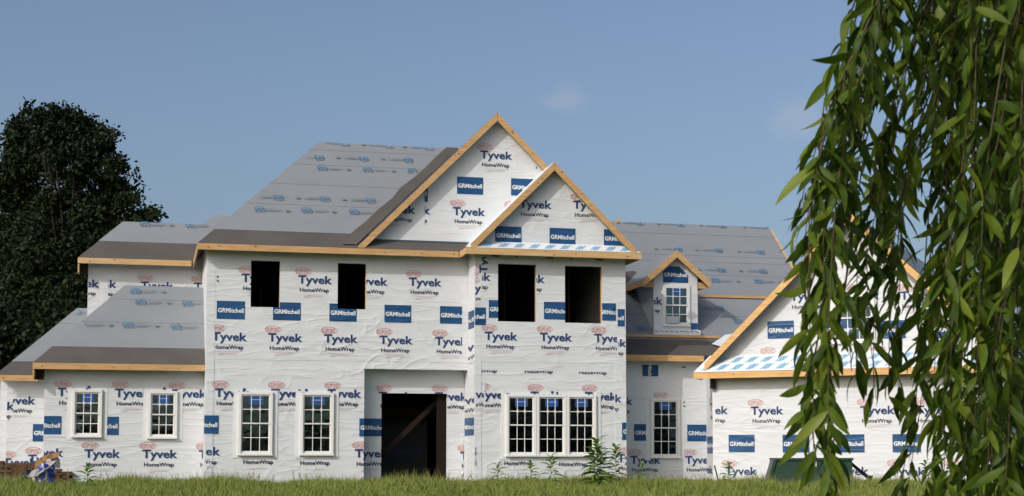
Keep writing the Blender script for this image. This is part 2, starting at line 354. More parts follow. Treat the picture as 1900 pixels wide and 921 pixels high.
ROOF_PRINTS = {
 'main_roof': [('r',3.53,10.2),('r',4.95,10.24),('r',6.4,10.27),('l',3.56,9.8),('l',5.0,9.82),('l',6.44,9.85),('r',2.13,8.6),('r',3.54,8.62),('r',4.95,8.63),('l',1.52,8.15),('l',2.92,8.18),('l',4.36,8.19),('r',4.43,10.85),('r',5.85,10.88),('r',7.19,10.9)],
 'tower_roof': [('l',-2.06,5.8),('l',-1.9,5.43),('l',-0.52,5.42),('l',-3.58,4.66),('l',-2.25,4.66),('l',-0.86,4.64)],
 'upper_left_roof': [('l',-1.83,8.2),('l',-0.4,8.22)],
 'far_left_roof': [('l',-3.9,5.33)],
 'right_roof': [('r',15.36,9.04),('r',16.9,9.06),('r',18.51,9.07),('r',20.19,9.09),('r',16.36,7.98),('r',17.87,7.99),('r',19.45,7.98),('r',17.6,7.18),('r',19.13,7.18),('l',17.16,6.76),('l',18.73,6.78),('r',16.84,5.67),('l',17.24,5.22),('l',13.79,4.87)],
}
O = -0.95                                          # front of the two-storey bay
# ------------------------------------------------------------------ walls (u along the front, w back, z up)
def win_hole(r): return (r[0]+0.06, r[1]-0.06, r[2]+0.06, r[3]-0.06)
WIN = {'main': [(0.96,1.94,0.82,2.67), (2.76,3.73,0.82,2.67)],
       'bay': [(8.745,9.665,0.79,2.64), (9.675,10.60,0.79,2.64), (10.61,11.53,0.79,2.64)],
       'right': [(13.90,14.86,0.74,2.64)], 'tower': [(-3.74,-2.91,1.34,2.73), (-1.60,-0.77,1.31,2.71)]}
OPEN = {'main': [(1.265,2.115,5.175,6.55), (3.822,4.673,5.175,6.55)], 'bay': [(8.503,9.685,4.82,6.555), (10.58,11.747,4.82,6.555)]}
H_main = [win_hole(r) for r in WIN['main']]+OPEN['main']+[(4.64,7.78,-0.3,3.40)]
H_rec = [(5.237,7.257,-0.3,2.70)]
H_bay = [win_hole(r) for r in WIN['bay']]+OPEN['bay']
H_right = [win_hole(r) for r in WIN['right']]; H_tower = [win_hole(r) for r in WIN['tower']]
wl = {}
wl['main'] = wall(FM, 0.0, 0.0, 7.78, -0.3, 7.2, H_main)
wl['recess'] = wall(FM, 0.5, 4.5, 7.775, -0.3, 3.52, H_rec, name='entry_wall')
b = MB(); b.box(4.50, 7.775, 0.145, 0.495, 3.40, 3.52); b.build('entry_ceiling', ['white_wrap'], wl['recess'])
b = MB(); b.box(4.50, 4.637, 0.145, 0.495, -0.3, 3.395); b.build('entry_side', ['white_wrap'], wl['recess'])
wl['bay'] = wall(FM, O, 7.785, 12.5, -0.3, 7.1, H_bay, name='bay_wall')
b = MB(); b.box(7.785, 7.92, O+0.143, 1.2, -0.3, 7.1); b.build('bay_side_wall', ['white_wrap'], HOUSE)
b = MB(); b.box(12.36, 12.5, O+0.143, 7.2, -0.3, 6.98); b.build('bay_side_wall', ['white_wrap'], HOUSE)
wl['right'] = wall(FM, 0.9, 12.503, 16.6, -0.3, 4.28, H_right)
wl['tower'] = wall(FM, 0.9, -4.53, -0.003, -0.3, 3.7, H_tower)
wl['upper_left'] = wall(FM, 4.08, -3.5, -0.003, 1.0, 7.18)
wl['far_left'] = wall(FM, 3.5, -5.78, -4.3, -0.3, 3.48)
wl['far_back'] = wall(FM, 4.3, -6.05, -5.3, -0.3, 3.3)
# side and rear walls close the volumes, so the inside is dark
b = MB(); b.box(0.0, 0.14, 0.143, 7.2, -0.3, 7.2); b.build('side_wall', ['white_wrap'], HOUSE)
b = MB(); b.box(0.15, 12.35, 7.06, 7.2, -0.3, 6.98); b.build('rear_wall', ['white_wrap'], HOUSE)
for bx in ((-4.53, -4.39, 1.043, 3.49, -0.3, 3.7), (-3.5, -3.36, 4.223, 6.0, 1.0, 7.15), (-5.78, -5.64, 3.643, 7.0, -0.3, 3.4)):
    b = MB(); b.box(*bx); b.build('side_wall', ['white_wrap'], HOUSE)
for bx in ((-3.5, -0.1, 6.0, 6.14, -0.3, 6.95), (-6.0, -3.6, 7.1, 7.2, -0.3, 3.3)):
    b = MB(); b.box(*bx); b.build('rear_wall', ['white_wrap'], HOUSE)
b = MB(); b.box(12.51, 20.15, 11.3, 11.44, -0.3, 4.2); b.build('rear_wall', ['white_wrap'], HOUSE)
# right gable end of the lower right wing
def FS(u0):
    return lambda u, w, z: (u0+w, u, z)
b = MB(FS(20.02)); b.prism([(0.9,-0.3),(11.3,-0.3),(11.3,4.2),(6.27,8.9),(0.9,4.3)], 0.0, 0.14); b.build('gable_wall', ['white_wrap'], HOUSE)
# floors and ceilings
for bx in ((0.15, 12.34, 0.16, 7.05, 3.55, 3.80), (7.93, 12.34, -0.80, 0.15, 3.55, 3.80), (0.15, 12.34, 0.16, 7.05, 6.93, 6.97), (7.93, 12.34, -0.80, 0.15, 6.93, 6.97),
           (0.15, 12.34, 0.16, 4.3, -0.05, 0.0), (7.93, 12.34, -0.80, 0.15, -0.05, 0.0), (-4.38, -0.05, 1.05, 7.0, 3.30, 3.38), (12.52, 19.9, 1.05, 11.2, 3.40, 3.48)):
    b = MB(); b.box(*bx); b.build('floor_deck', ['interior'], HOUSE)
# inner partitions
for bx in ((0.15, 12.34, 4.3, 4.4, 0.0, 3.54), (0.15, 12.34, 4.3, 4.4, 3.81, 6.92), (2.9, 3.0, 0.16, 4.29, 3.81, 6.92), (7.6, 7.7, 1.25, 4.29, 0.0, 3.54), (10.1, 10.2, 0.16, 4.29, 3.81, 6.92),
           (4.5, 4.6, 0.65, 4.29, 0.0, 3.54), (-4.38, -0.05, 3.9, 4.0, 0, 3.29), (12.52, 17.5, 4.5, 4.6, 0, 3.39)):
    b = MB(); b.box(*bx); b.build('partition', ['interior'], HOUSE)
# ceiling joists of the upper floor, seen through the openings
for i in range(26):
    u = 0.4+i*0.46
    if 2.8 < u < 3.1 or 10.0 < u < 10.3: continue
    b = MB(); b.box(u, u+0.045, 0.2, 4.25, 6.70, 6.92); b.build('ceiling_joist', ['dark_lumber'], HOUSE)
# ---- inside the entry: door posts, diagonal brace, a wrapped wall seen from behind
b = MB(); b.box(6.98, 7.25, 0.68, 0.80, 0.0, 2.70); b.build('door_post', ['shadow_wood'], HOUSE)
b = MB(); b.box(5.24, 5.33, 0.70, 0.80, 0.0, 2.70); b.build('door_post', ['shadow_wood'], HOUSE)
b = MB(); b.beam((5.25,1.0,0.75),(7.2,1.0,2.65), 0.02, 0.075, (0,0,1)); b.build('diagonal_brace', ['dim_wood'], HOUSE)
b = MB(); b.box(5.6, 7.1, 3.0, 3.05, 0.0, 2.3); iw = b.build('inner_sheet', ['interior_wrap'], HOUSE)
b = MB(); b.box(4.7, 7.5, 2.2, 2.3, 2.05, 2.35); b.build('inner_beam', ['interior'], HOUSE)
v, f = T_BIG
mesh('wrap_logo', [(6.95-p[0], 2.99, 0.85+p[1]) for p in v], [list(reversed(q)) for q in f], 'navy_print', iw)
v, f = T_SMALL
mesh('wrap_logo', [(6.90-p[0], 2.99, 0.62+p[1]) for p in v], [list(reversed(q)) for q in f], 'dark_print', iw)

# ---- gable walls
def gable(fr, w, uc, zp, s, zb, name='gable_wall', th=0.12, zoff=0.0, ul=None, ur=None):
    zt = zp-zoff; ua = uc-(zt-zb)/s; ub = uc+(zt-zb)/s
    b = MB(fr); b.prism([(ua, zb), (ub, zb), (uc, zt)], w, w+th); return b.build(name, ['white_wrap'], HOUSE)
wl['big_gable'] = gable(FM, -0.14, 8.60, 11.26, 1.0, 7.0, zoff=0.06)
wl['bay_gable'] = gable(FM, -1.10, 10.14, 9.62, 1.0, 7.0, zoff=0.06)
wl['garage'] = wall(FG, 0.0, 0.0, 8.55, -0.3, 3.75, [], name='garage_wall')
wl['garage_gable'] = gable(FG, 0.003, 4.36, 7.98, 0.975, 3.5, zoff=0.06)
for bx in ((0.0, 0.14, 0.143, 12.5, -0.3, 3.7), (8.41, 8.55, 0.143, 12.5, -0.3, 3.7), (0, 8.55, 12.5, 12.64, -0.3, 3.7)):
    b = MB(FG); b.box(*bx); b.build('garage_side_wall', ['white_wrap'], HOUSE)
# link wall between right wing and garage corner
b = MB(); p, q = (15.78, 0.895), (15.235, -1.13)
b.add([(p[0],p[1],-0.3),(q[0],q[1],-0.3),(q[0],q[1],3.5),(p[0],p[1],3.9)], [(0,1,2,3)]); b.add([(p[0]+.15,p[1],-0.3),(q[0]+.15,q[1]+.06,-0.3),(q[0]+.15,q[1]+.06,3.5),(p[0]+.15,p[1],3.9)], [(3,2,1,0)])
lw = b.build('link_wall', ['white_wrap'], HOUSE)
# black downspout stub at the garage corner
b = MB(); b.box(15.10, 15.25, -1.34, -1.22, 2.86, 3.18); b.build('black_flap', ['black_plastic'], HOUSE)

# ---- overlapping sheet seams of the wrap (thin sheets laid over each other)
def sheet(parent, fr, w, u0, u1, z0, z1, holes=(), lift=0.004):
    us = sorted(set([u0,u1]+[x for h in holes for x in h[:2] if u0 < x < u1])); zs = sorted(set([z0,z1]+[x for h in holes for x in h[2:] if z0 < x < z1]))
    b = MB(fr)
    for i in range(len(us)-1):
        for j in range(len(zs)-1):
            cu = (us[i]+us[i+1])/2; cz = (zs[j]+zs[j+1])/2
            if any(h[0] < cu < h[1] and h[2] < cz < h[3] for h in holes): continue
            b.box(us[i], us[i+1], w-lift, w-0.001, zs[j], zs[j+1])
    b.build('wrap_sheet', ['white_wrap'], parent)
sheet(wl['main'], FM, 0, 0.0, 7.78, 3.62, 6.9, H_main, 0.006)
sheet(wl['main'], FM, 0, 0.0, 0.24, 0.02, 6.88, (), 0.011)
sheet(wl['bay'], FM, O, 7.79, 12.498, 3.60, 6.9, H_bay, 0.006)
sheet(wl['bay'], FM, O, 12.15, 12.499, 0.05, 6.88, (), 0.011)
sheet(wl['bay'], FM, O, 7.79, 8.00, 0.05, 6.6, (), 0.010)
sheet(wl['right'], FM, 0.9, 12.51, 16.5, 0.0, 2.9, H_right, 0.006)
sheet(wl['garage'], FG, 0, 0.0, 8.54, 0.05, 2.75, (), 0.006)
sheet(wl['tower'], FM, 0.9, -4.52, -0.01, 0.15, 3.0, H_tower, 0.005)
sheet(wl['far_left'], FM, 3.5, -5.77, -4.31, 0.5, 2.6, (), 0.005)

# ---- prints
GB = dict(planes=[((8.60,0,11.10),(0.7071,0,0.7071)), ((8.60,0,11.10),(-0.7071,0,0.7071))], bottom=7.22)
BG = dict(planes=[((10.14,0,9.46),(0.7071,0,0.7071)), ((10.14,0,9.46),(-0.7071,0,0.7071))], bottom=7.16)
gn = Vector((0.975,0,1)).normalized()
GG = dict(planes=[((4.36,0,7.82),gn), ((4.36,0,7.82),(-gn.x,0,gn.z))], bottom=3.80)
surf = {'main': (FM,0,dict(holes=H_main, c1=7.60)), 'recess': (FM,0.5,dict(holes=H_rec, c0=4.645, c1=7.77, top=3.39)), 'bay': (FM,O,dict(holes=H_bay, c0=7.80, c1=12.49)),
 'right': (FM,0.9,dict(holes=H_right, c0=12.51)), 'tower': (FM,0.9,dict(holes=H_tower, c0=-4.52, c1=-0.01)), 'upper_left': (FM,4.08,dict(c0=-3.49, c1=-0.01)),
 'far_left': (FM,3.5,dict(c0=-5.77, c1=-4.55)), 'big_gable': (FM,-0.14,GB), 'bay_gable': (FM,-1.10,BG), 'garage': (FG,0,dict(c0=0.01, c1=8.54)), 'garage_gable': (FG,0.003,GG)}
for name, L in DECALS.items():
    if name not in surf: continue
    fr, w, kw = surf[name]
    for d in L:
        k = dict(kw)
        if len(d) > 3:
            if d[3] is not None: k['c0'] = max(d[3], kw.get('c0', -99))
            if d[4] is not None: k['c1'] = min(d[4], kw.get('c1', 99))
        if name == 'main' and d[0] == 'L' and 4.4 < d[1] < 5.0 and d[2] < 2: k['c1'] = 4.64
        if d[0] == 'B' and name == 'main' and d[1] > 4.3 and d[2] < 3: k['c1'] = 4.64
        if d[0] == 'H' and name == 'bay': k['top'] = d[2]-0.44
        if name == 'garage' and d[1] < 0: k['c0'] = 0.08
        decal(d[0], fr, w-(0.006 if name not in ('big_gable','bay_gable','garage_gable','upper_left') else 0), d[1], d[2], wl[name], **k)
for u, z, n in ((8.30,6.80,1),(9.98,6.79,1),(11.55,6.78,1)): decal('K', FM, O-0.006, u, z, wl['bay'], sx=n)
for u, z in ((9.05,6.79),(10.75,6.77)): decal('K', FM, O-0.006, u, z, wl['bay'], sx=0.28)
decal('K', FM, 0.889, 14.98, 3.66, wl['right'], sx=0.45)
decal('L', FM, 0.889, 12.86, 4.15, wl['right'], rot=R(-90), c0=12.52, top=3.74, bottom=3.2)
decal('B', FM, 0.889, 14.17, 3.98, wl['right'], rot=R(-90), top=3.70, bottom=3.34)
decal('L', FM, O-0.006, 7.92, 6.25, wl['bay'], rot=R(90), c0=7.80, c1=8.2, top=6.74)
# the link wall and the bay's narrow left face carry strips of print too
def FL_(u, w, z):
    d = ((q[0]-p[0]), (q[1]-p[1])); L = math.hypot(*d); return (p[0]+d[0]/L*u+d[1]/L*w, p[1]+d[1]/L*u-d[0]/L*w, z)
def FLK(u, w, z):
    d = Vector((q[0]-p[0], q[1]-p[1])).normalized(); n = Vector((d.y, -d.x)); n = n if n.x < 0 else -n
    return (p[0]+d.x*u-n.x*w, p[1]+d.y*u-n.y*w, z)
decal('B', FLK, 0.0, -1.5, 1.42, lw, sx=5.0, c0=0.3, c1=2.06)
decal('L', FLK, 0.0, -2.2, 0.52, lw, sx=4.0, c0=0.05, c1=2.06)
decal('L', FLK, 0.0, 1.2, 2.45, lw, sx=3.0, c0=0.05, c1=2.06)
def FBL(u, w, z): return (7.785+w, -u, z)
decal('B', FBL, 0.0, -2.6, 5.15, wl['bay'], sx=6.0, c0=0.1, c1=0.93)
decal('L', FBL, 0.0, -2.1, 4.20, wl['bay'], sx=5.0, c0=0.1, c1=0.93)
decal('L', FBL, 0.0, -2.4, 2.62, wl['bay'], sx=5.0, c0=-0.4, c1=0.93)
decal('B', FBL, 0.0, -2.3, 1.95, wl['bay'], sx=6.0, c0=-0.4, c1=0.93)
def FML(u, w, z): return (0.0+w, -u, z)
decal('B', FML, 0.0, -4.4, 5.2, wl['main'], sx=3.0, c0=-3.9, c1=-2.2)
decal('L', FML, 0.0, -3.9, 4.55, wl['main'], sx=2.0, c0=-3.9, c1=-1.9)

# ---- windows
def window(fr, w, u0, u1, z0, z1, tape=True, parent=HOUSE, name='window', cols=3, trim=0.072, sticker=True, lowtag=False, proud=0.085, glass='clear_glass'):
    b = MB(fr); f0, f1 = w-proud, w+0.02
    b.box(u0, u0+trim, f0, f1, z0+0.05, z1); b.box(u1-trim, u1, f0, f1, z0+0.05, z1)
    b.box(u0+trim, u1-trim, f0, f1, z1-trim, z1); b.box(u0-0.015, u1+0.015, f0-0.025, f1, z0, z0+0.05); b.box(u0+trim, u1-trim, f0+0.02, f1, z0+0.05, z0+0.09)
    win = b.build(name, ['vinyl'], parent)
    if tape:
        t = 0.15
        for x0, x1 in ((u0-t, u0-0.002), (u1+0.002, u1+t)):
            b = MB(fr); b.box(x0, x1, w-0.016, w-0.001, z0-0.07, z1+0.05); b.build('flashing_tape', ['flashing_tape'], win)
    a0, a1 = u0+trim+0.003, u1-trim-0.003; zb, zt = z0+0.093, z1-trim-0.003; zm = (zb+zt)/2
    st = 0.038; mt = 0.011
    pme = None
    for k, (s0, s1, dw) in enumerate(((zb, zm+0.016, 0.028), (zm-0.016, zt, -0.004))):
        g0 = w-0.045+dw if k == 0 else w-0.048+dw; g1 = g0+0.030
        b = MB(fr)
        b.box(a0, a0+st, g0, g1, s0, s1); b.box(a1-st, a1, g0, g1, s0, s1)
        b.box(a0+st, a1-st, g0, g1, s0, s0+st); b.box(a0+st, a1-st, g0, g1, s1-st, s1)
        iu0, iu1, iz0, iz1 = a0+st, a1-st, s0+st, s1-st
        for c_ in range(1, cols):
            x = iu0+(iu1-iu0)*c_/cols; b.box(x-mt, x+mt, g0+0.004, g1-0.006, iz0, iz1)
        zc = (iz0+iz1)/2; 
        for c_ in range(cols):
            x0 = iu0+(iu1-iu0)*c_/cols+(mt if c_ else 0); x1 = iu0+(iu1-iu0)*(c_+1)/cols-(mt if c_ < cols-1 else 0)
            b.box(x0, x1, g0+0.004, g1-0.006, zc-mt, zc+mt)
        sash = b.build('sash', ['vinyl'], win)
        for c_ in range(cols):
            x0 = iu0+(iu1-iu0)*c_/cols+(mt if c_ else 0)+0.001; x1 = iu0+(iu1-iu0)*(c_+1)/cols-(mt if c_ < cols-1 else 0)-0.001
            for y0, y1 in ((iz0+0.001, zc-mt-0.001), (zc+mt+0.001, iz1-0.001)):
                b = MB(fr); b.box(x0, x1, g0+0.013, g0+0.017, y0, y1); b.build('pane', [glass], win)
        if k == 1 and sticker:
            x0 = iu0+(iu1-iu0)*0.23; x1 = iu0+(iu1-iu0)*0.80; b = MB(fr)
            b.box(x0, x1, g0+0.009, g0+0.012, iz1-0.25, iz1-0.01, 0)
            b.box(x0+0.05, x1-0.05, g0+0.0075, g0+0.0088, iz1-0.115, iz1-0.10, 1)
            for xx in (iu0+(iu1-iu0)*0.34, iu0+(iu1-iu0)*0.66):
                if not lowtag and xx > (iu0+iu1)/2 and cols == 3 and parent is not HOUSE: continue
                b.box(xx-0.032, xx+0.032, g0+0.009, g0+0.012, zc-0.045, zc+0.05, 2)
            b.build('sticker', ['sticker_blue', 'sticker_white', 'sticker_white'], win)
    return win
for r in WIN['main']: window(FM, 0.0, *r, glass='reflective_glass')
for i, r in enumerate(WIN['bay']): window(FM, O, *r, tape=False)
for x0, x1 in ((8.595, 8.743), (11.532, 11.69)):
    b = MB(); b.box(x0, x1, O-0.018, O-0.002, 0.70, 2.74); b.build('flashing_tape', ['flashing_tape'], HOUSE)
for r in WIN['right']: window(FM, 0.9, *r)
for r in WIN['tower']: window(FM, 0.9, *r, glass='reflective_glass')
gw = window(FG, 0.0, 3.72, 4.98, 4.12, 5.62, sticker=False, proud=0.06, tape=False)
# raw framed edges of the unglazed openings
for r, w in [(x, 0.0) for x in OPEN['main']]+[(x, O) for x in OPEN['bay']]:
    b = MB()
    b.box(r[1]-0.008, r[1]-0.001, w+0.03, w+0.14, r[2], r[3])
    b.build('rough_opening_frame', ['lumber'], HOUSE)
    b = MB(); b.box(r[0]+0.5*(r[1]-r[0])-0.02, r[0]+0.5*(r[1]-r[0])+0.02, w+1.6, w+1.7, 3.81, 6.9); b.build('stud', ['dark_lumber'], HOUSE)
# small nails heads / cap marks above the windows
for r, w in [(x, 0.0) for x in WIN['main']]+[(x, 0.9) for x in WIN['tower']]+[(WIN['bay'][1], O)]:
    b = MB(); c_ = r[0]+0.12 if w == 0 else (r[0]+r[1])/2
    b.box(c_, c_+0.07, w-0.02, w-0.008, r[3]+0.04, r[3]+0.11); b.build('cap_nail', ['navy_print'], HOUSE)

# ------------------------------------------------------------------ roofs
def clipz(poly, zlo, zhi):
    def half(P, z, keep_above):
        out_ = []
        for i in range(len(P)):
            a, c_ = P[i], P[(i+1) % len(P)]
            ia = (a[2] >= z) == keep_above or a[2] == z; ic = (c_[2] >= z) == keep_above or c_[2] == z
            if ia: out_.append(a)
            if (a[2]-z)*(c_[2]-z) < 0:
                t_ = (z-a[2])/(c_[2]-a[2]); out_.append(tuple(a[k]+(c_[k]-a[k])*t_ for k in range(3)))
        return out_
    P = half(poly, zlo, True)
    return half(P, zhi, False) if len(P) > 2 else []
def roof(polys, laps, fr=FM, name='roof', dark=1, mats=('dark_membrane', 'grey_underlayment'), step=0.008, parent=None):
    """deck of one roof and its courses of underlayment, each lapped over the one below; polys: planar 3d polygons, first the one seen"""
    b = MB(fr)
    for P in polys: b.slab(P, 0.05, 0, 0)
    rf = b.build(name, ['plywood_edge'], parent or HOUSE)
    for P in polys:
        z0 = min(p[2] for p in P); z1 = max(p[2] for p in P); L = [z0]+[x for x in laps if z0 < x < z1]+[z1+0.01]
        for i in range(len(L)-1):
            Q = clipz(P, L[i]-(0.05 if i else 0.0), L[i+1])
            if len(Q) < 3: continue
            lift = 0.006+step*i
            b = MB(fr); b.slab([(q[0], q[1], q[2]+lift) for q in Q], 0.005+(step if i else 0), 0, 1)
            b.build('underlayment_course', [mats[0] if i < dark else mats[1], 'lap_edge'], rf)
    return rf
ML = [7.48, 8.44, 9.21, 9.99, 10.58]
A = (-0.3,-0.48,6.95); Rg = (3.6,3.42,10.85); Rr = (8.9,3.42,10.85)
mr_ = roof([[A,(4.29,-0.48,6.95),(8.19,3.42,10.85),Rg], [(-0.3,7.32,6.95),A,Rg], [Rg,Rr,(12.8,7.32,6.95),(-0.3,7.32,6.95)], [(12.8,1.5,6.95),(12.8,7.32,6.95),Rr,(10.5,3.4,9.24)]], ML)
# cross gables on the front
def ggab(uc, zp, s, wf, wb, zfoot, fr=FM, name='roof', mats=('dark_membrane','dark_membrane'), mr2=('dark_membrane','dark_membrane'), wfoot=None, laps=()):
    du = (zp-zfoot)/s; wfoot = wb if wfoot is None else wfoot
    L = [[(uc-du,wf,zfoot),(uc,wf,zp),(uc,wb,zp),(uc-du,wfoot,zfoot)]]
    Rt = [[(uc,wf,zp),(uc+du,wf,zfoot),(uc+du,wfoot,zfoot),(uc,wb,zp)]]
    return roof([[L[0][0],L[0][1],L[0][2],L[0][3]][::-1]]+Rt, laps, fr, name, mats=mats)
ggab(8.60, 11.26, 1.0, -0.42, 3.83, 7.06, wfoot=-0.37)
ggab(10.14, 9.62, 1.0, -1.38, -0.10, 7.07, mats=('white_membrane','white_membrane'), wfoot=-0.10)
grf = ggab(4.36, 7.98, 0.975, -0.42, 13.0, 3.69, fr=FG, mats=('grey_underlayment','grey_underlayment'), laps=[4.4,5.2,6.0,6.8])
# pent roofs under the gables
roof([[(4.30,-0.48,6.95),(7.44,-0.48,6.95),(7.78,-0.14,7.235),(4.58,-0.14,7.235)]], [], mats=('dark_membrane',)*2, name='pent_roof')
def pent_with_print(fr, poly, rows, name='pent_roof', sl=(0,1)):
    rf = roof([poly], [], fr, mats=('white_membrane',)*2, name=name)
    a, b_, c_, d_ = [Vector(x) for x in poly]           # a,b along the eave, d above a
    up_ = (d_-a)-(b_-a).normalized()*((d_-a).dot((b_-a).normalized())); H = up_.length; up_ = up_/H; ex = (b_-a).normalized()
    n_ = ex.cross(up_).normalized()
    if n_.z < 0: n_ = -n_
    L = (b_-a).length
    for off, pitch, h0, h1, s_ in rows:
        x = off
        while x < L-0.35:
            mb = MB(fr)
            for k in range(4):                           # a cluster of short slanting strokes
                x0 = x+0.055*k+0.03*(k % 2); y0 = h0+(h1-h0)*(0.02+0.13*(k % 2)); y1 = y0+(h1-h0)*0.80
                base = a+n_*0.022; t_ = 0.036; sh = 0.17
                for c0_, c1_ in ((0.0, 0.40), (0.46, 1.0)):
                    P4 = [base+ex*(x0+sh*c0_)+up_*(y0+(y1-y0)*c0_), base+ex*(x0+sh*c0_+t_)+up_*(y0+(y1-y0)*c0_), base+ex*(x0+t_+sh*c1_)+up_*(y0+(y1-y0)*c1_), base+ex*(x0+sh*c1_)+up_*(y0+(y1-y0)*c1_)]
                    mb.add([tuple(v_) for v_ in P4], [(0,1,2,3)])
            mb.build('slanted_print', ['cyan_print'], rf)
            x += pitch
    return rf
pent_with_print(FM, [(7.42,-1.43,6.95),(12.85,-1.43,6.95),(12.55,-1.10,7.19),(7.72,-1.10,7.19)], [(0.50,0.475,0.04,0.33,1.0)])
pent_with_print(FG, [(-0.44,-0.50,3.35),(8.98,-0.50,3.35),(8.60,0.0,3.88),(-0.06,0.0,3.88)], [(0.22,0.46,0.05,0.33,1.0),(0.62,0.46,0.37,0.64,1.0)])
b = MB(); b.add([(7.42,-1.43,6.952),(7.42,-0.2,6.952),(7.72,-0.2,7.19),(7.72,-1.10,7.19)], [(3,2,1,0)]); b.add([(12.85,-1.43,6.952),(12.85,2.5,6.952),(12.55,2.5,7.19),(12.55,-1.10,7.19)], [(0,1,2,3)]); b.build('pent_end', ['dark_membrane'], HOUSE)
b = MB(); b.box(4.62, 7.80, -0.165, -0.142, 7.17, 7.285); b.build('membrane_edge', ['lap_edge'], HOUSE)
# left wings
UL = roof([[(-3.79,3.6,6.95),(-0.28,3.6,6.95),(1.05,4.9,8.30),(-2.49,4.9,8.30)], [(-3.79,6.2,6.95),(-3.79,3.6,6.95),(-2.49,4.9,8.30)], [(-2.49,4.9,8.30),(1.05,4.9,8.30),(-0.2,6.2,6.95),(-3.79,6.2,6.95)]], [7.60])
UR = roof([[(-0.6,5.0,7.76),(1.0,5.0,7.76),(1.9,6.0,8.80),(0.42,6.0,8.80)], [(-0.6,7.0,7.76),(-0.6,5.0,7.76),(0.42,6.0,8.80)]], [], mats=('grey_underlayment',)*2)
TR = roof([[(-4.83,0.42,3.475),(0.0,0.42,3.475),(0.0,2.87,6.0),(-2.37,2.87,6.0)], [(-4.83,5.32,3.475),(-4.83,0.42,3.475),(-2.37,2.87,6.0)], [(-2.37,2.87,6.0),(0.0,2.87,6.0),(0.0,4.05,4.79),(-3.5,4.05,4.79)]], [4.02,4.82,5.58])
FLR = roof([[(-6.08,3.03,3.25),(-3.5,3.03,3.25),(-3.5,5.23,5.5),(-3.86,5.23,5.5)], [(-6.08,7.43,3.25),(-6.08,3.03,3.25),(-3.86,5.23,5.5)], [(-3.86,5.23,5.5),(-3.5,5.23,5.5),(-3.5,7.43,3.25),(-6.08,7.43,3.25)]], [3.72, 5.0])
# right wing
RWL = [4.57,5.45,6.13,7.03,7.55,7.80,8.69]
RW = roof([[(12.51,0.42,4.0),(20.32,0.42,4.0),(20.32,6.27,9.09),(10.66,6.27,9.09),(12.51,3.9,7.03)], [(10.66,6.27,9.09),(20.32,6.27,9.09),(20.32,12.0,4.1),(12.51,12.0,4.1)]], RWL)
b = MB(); b.beam((20.36,0.40,3.96),(20.36,6.27,9.06), 0.025, 0.075, (1,0,0)); b.build('rake_board', ['pale_lumber'], HOUSE)
# a patch of roof behind the garage ridge
roof([[(19.6,4.6,4.9),(22.5,4.6,4.9),(22.5,7.4,7.6),(20.9,7.4,7.6)]], [], mats=('grey_underlayment',)*2) if False else None
# emblems and name strips printed on the underlayment
def emblem(parent, plane, kind, u, z, fr=FM, umin=lambda z: -99, umax=lambda z: 99, ztop=99):
    w0, z0, s = plane
    L = math.sqrt(1+s*s)
    k = 1 if kind == 'l' else -1
    def P(x, y):       # x along, y up the slope in metres, from the emblem centre
        x *= k*0.86; y *= k*0.72
        zz = z+y*s/L; ww = w0+(zz-z0)/s
        return (u+x, ww-0.055, zz+0.055)
    b = MB()
    def poly(pts, mi):
        Q = [P(*q_) for q_ in pts]
        if all(umin(q_[2]) < q_[0] < umax(q_[2]) and q_[2] < ztop for q_ in Q): b.add(Q, [list(range(len(pts)))], mi)
    # house outline: two roof strokes, walls, and an arc underneath
    poly([(-0.17,0.02),(-0.12,0.02),(-0.06,0.12),(-0.08,0.16)], 0); poly([(-0.08,0.16),(-0.06,0.12),(0.10,0.12),(0.12,0.16)], 0)
    poly([(0.12,0.16),(0.10,0.12),(0.15,0.02),(0.20,0.02)], 0); poly([(-0.15,0.02),(-0.11,0.02),(-0.11,-0.12),(-0.15,-0.12)], 0)
    poly([(0.14,0.02),(0.18,0.02),(0.18,-0.10),(0.14,-0.10)], 0); poly([(-0.15,-0.12),(-0.15,-0.16),(-0.02,-0.13),(-0.02,-0.09)], 0)
    poly([(-0.02,-0.09),(-0.02,-0.13),(0.18,-0.14),(0.18,-0.10)], 0); poly([(-0.06,0.0),(0.02,0.05),(0.08,-0.02),(-0.02,-0.06)], 0)
    x = 0.22                                             # faint line of small lettering beside it, too small to read
    while x < 0.74:
        l_ = random.uniform(0.02, 0.035); poly([(x,-0.015),(x+l_,-0.015),(x+l_,0.035+random.uniform(0,0.03)),(x,0.035)], 2); x += l_+0.014
    poly([(0.24,-0.08),(0.60,-0.08),(0.60,-0.05),(0.24,-0.05)], 1)
    poly([(0.88,-0.03),(1.05,-0.03),(1.05,0.04),(0.88,0.04)], 1); poly([(0.90,-0.08),(1.02,-0.08),(1.02,-0.05),(0.90,-0.05)], 1)
    o = b.build('roof_emblem', ['roof_blue_print', 'roof_grey_print', 'roof_pale_print'], parent)
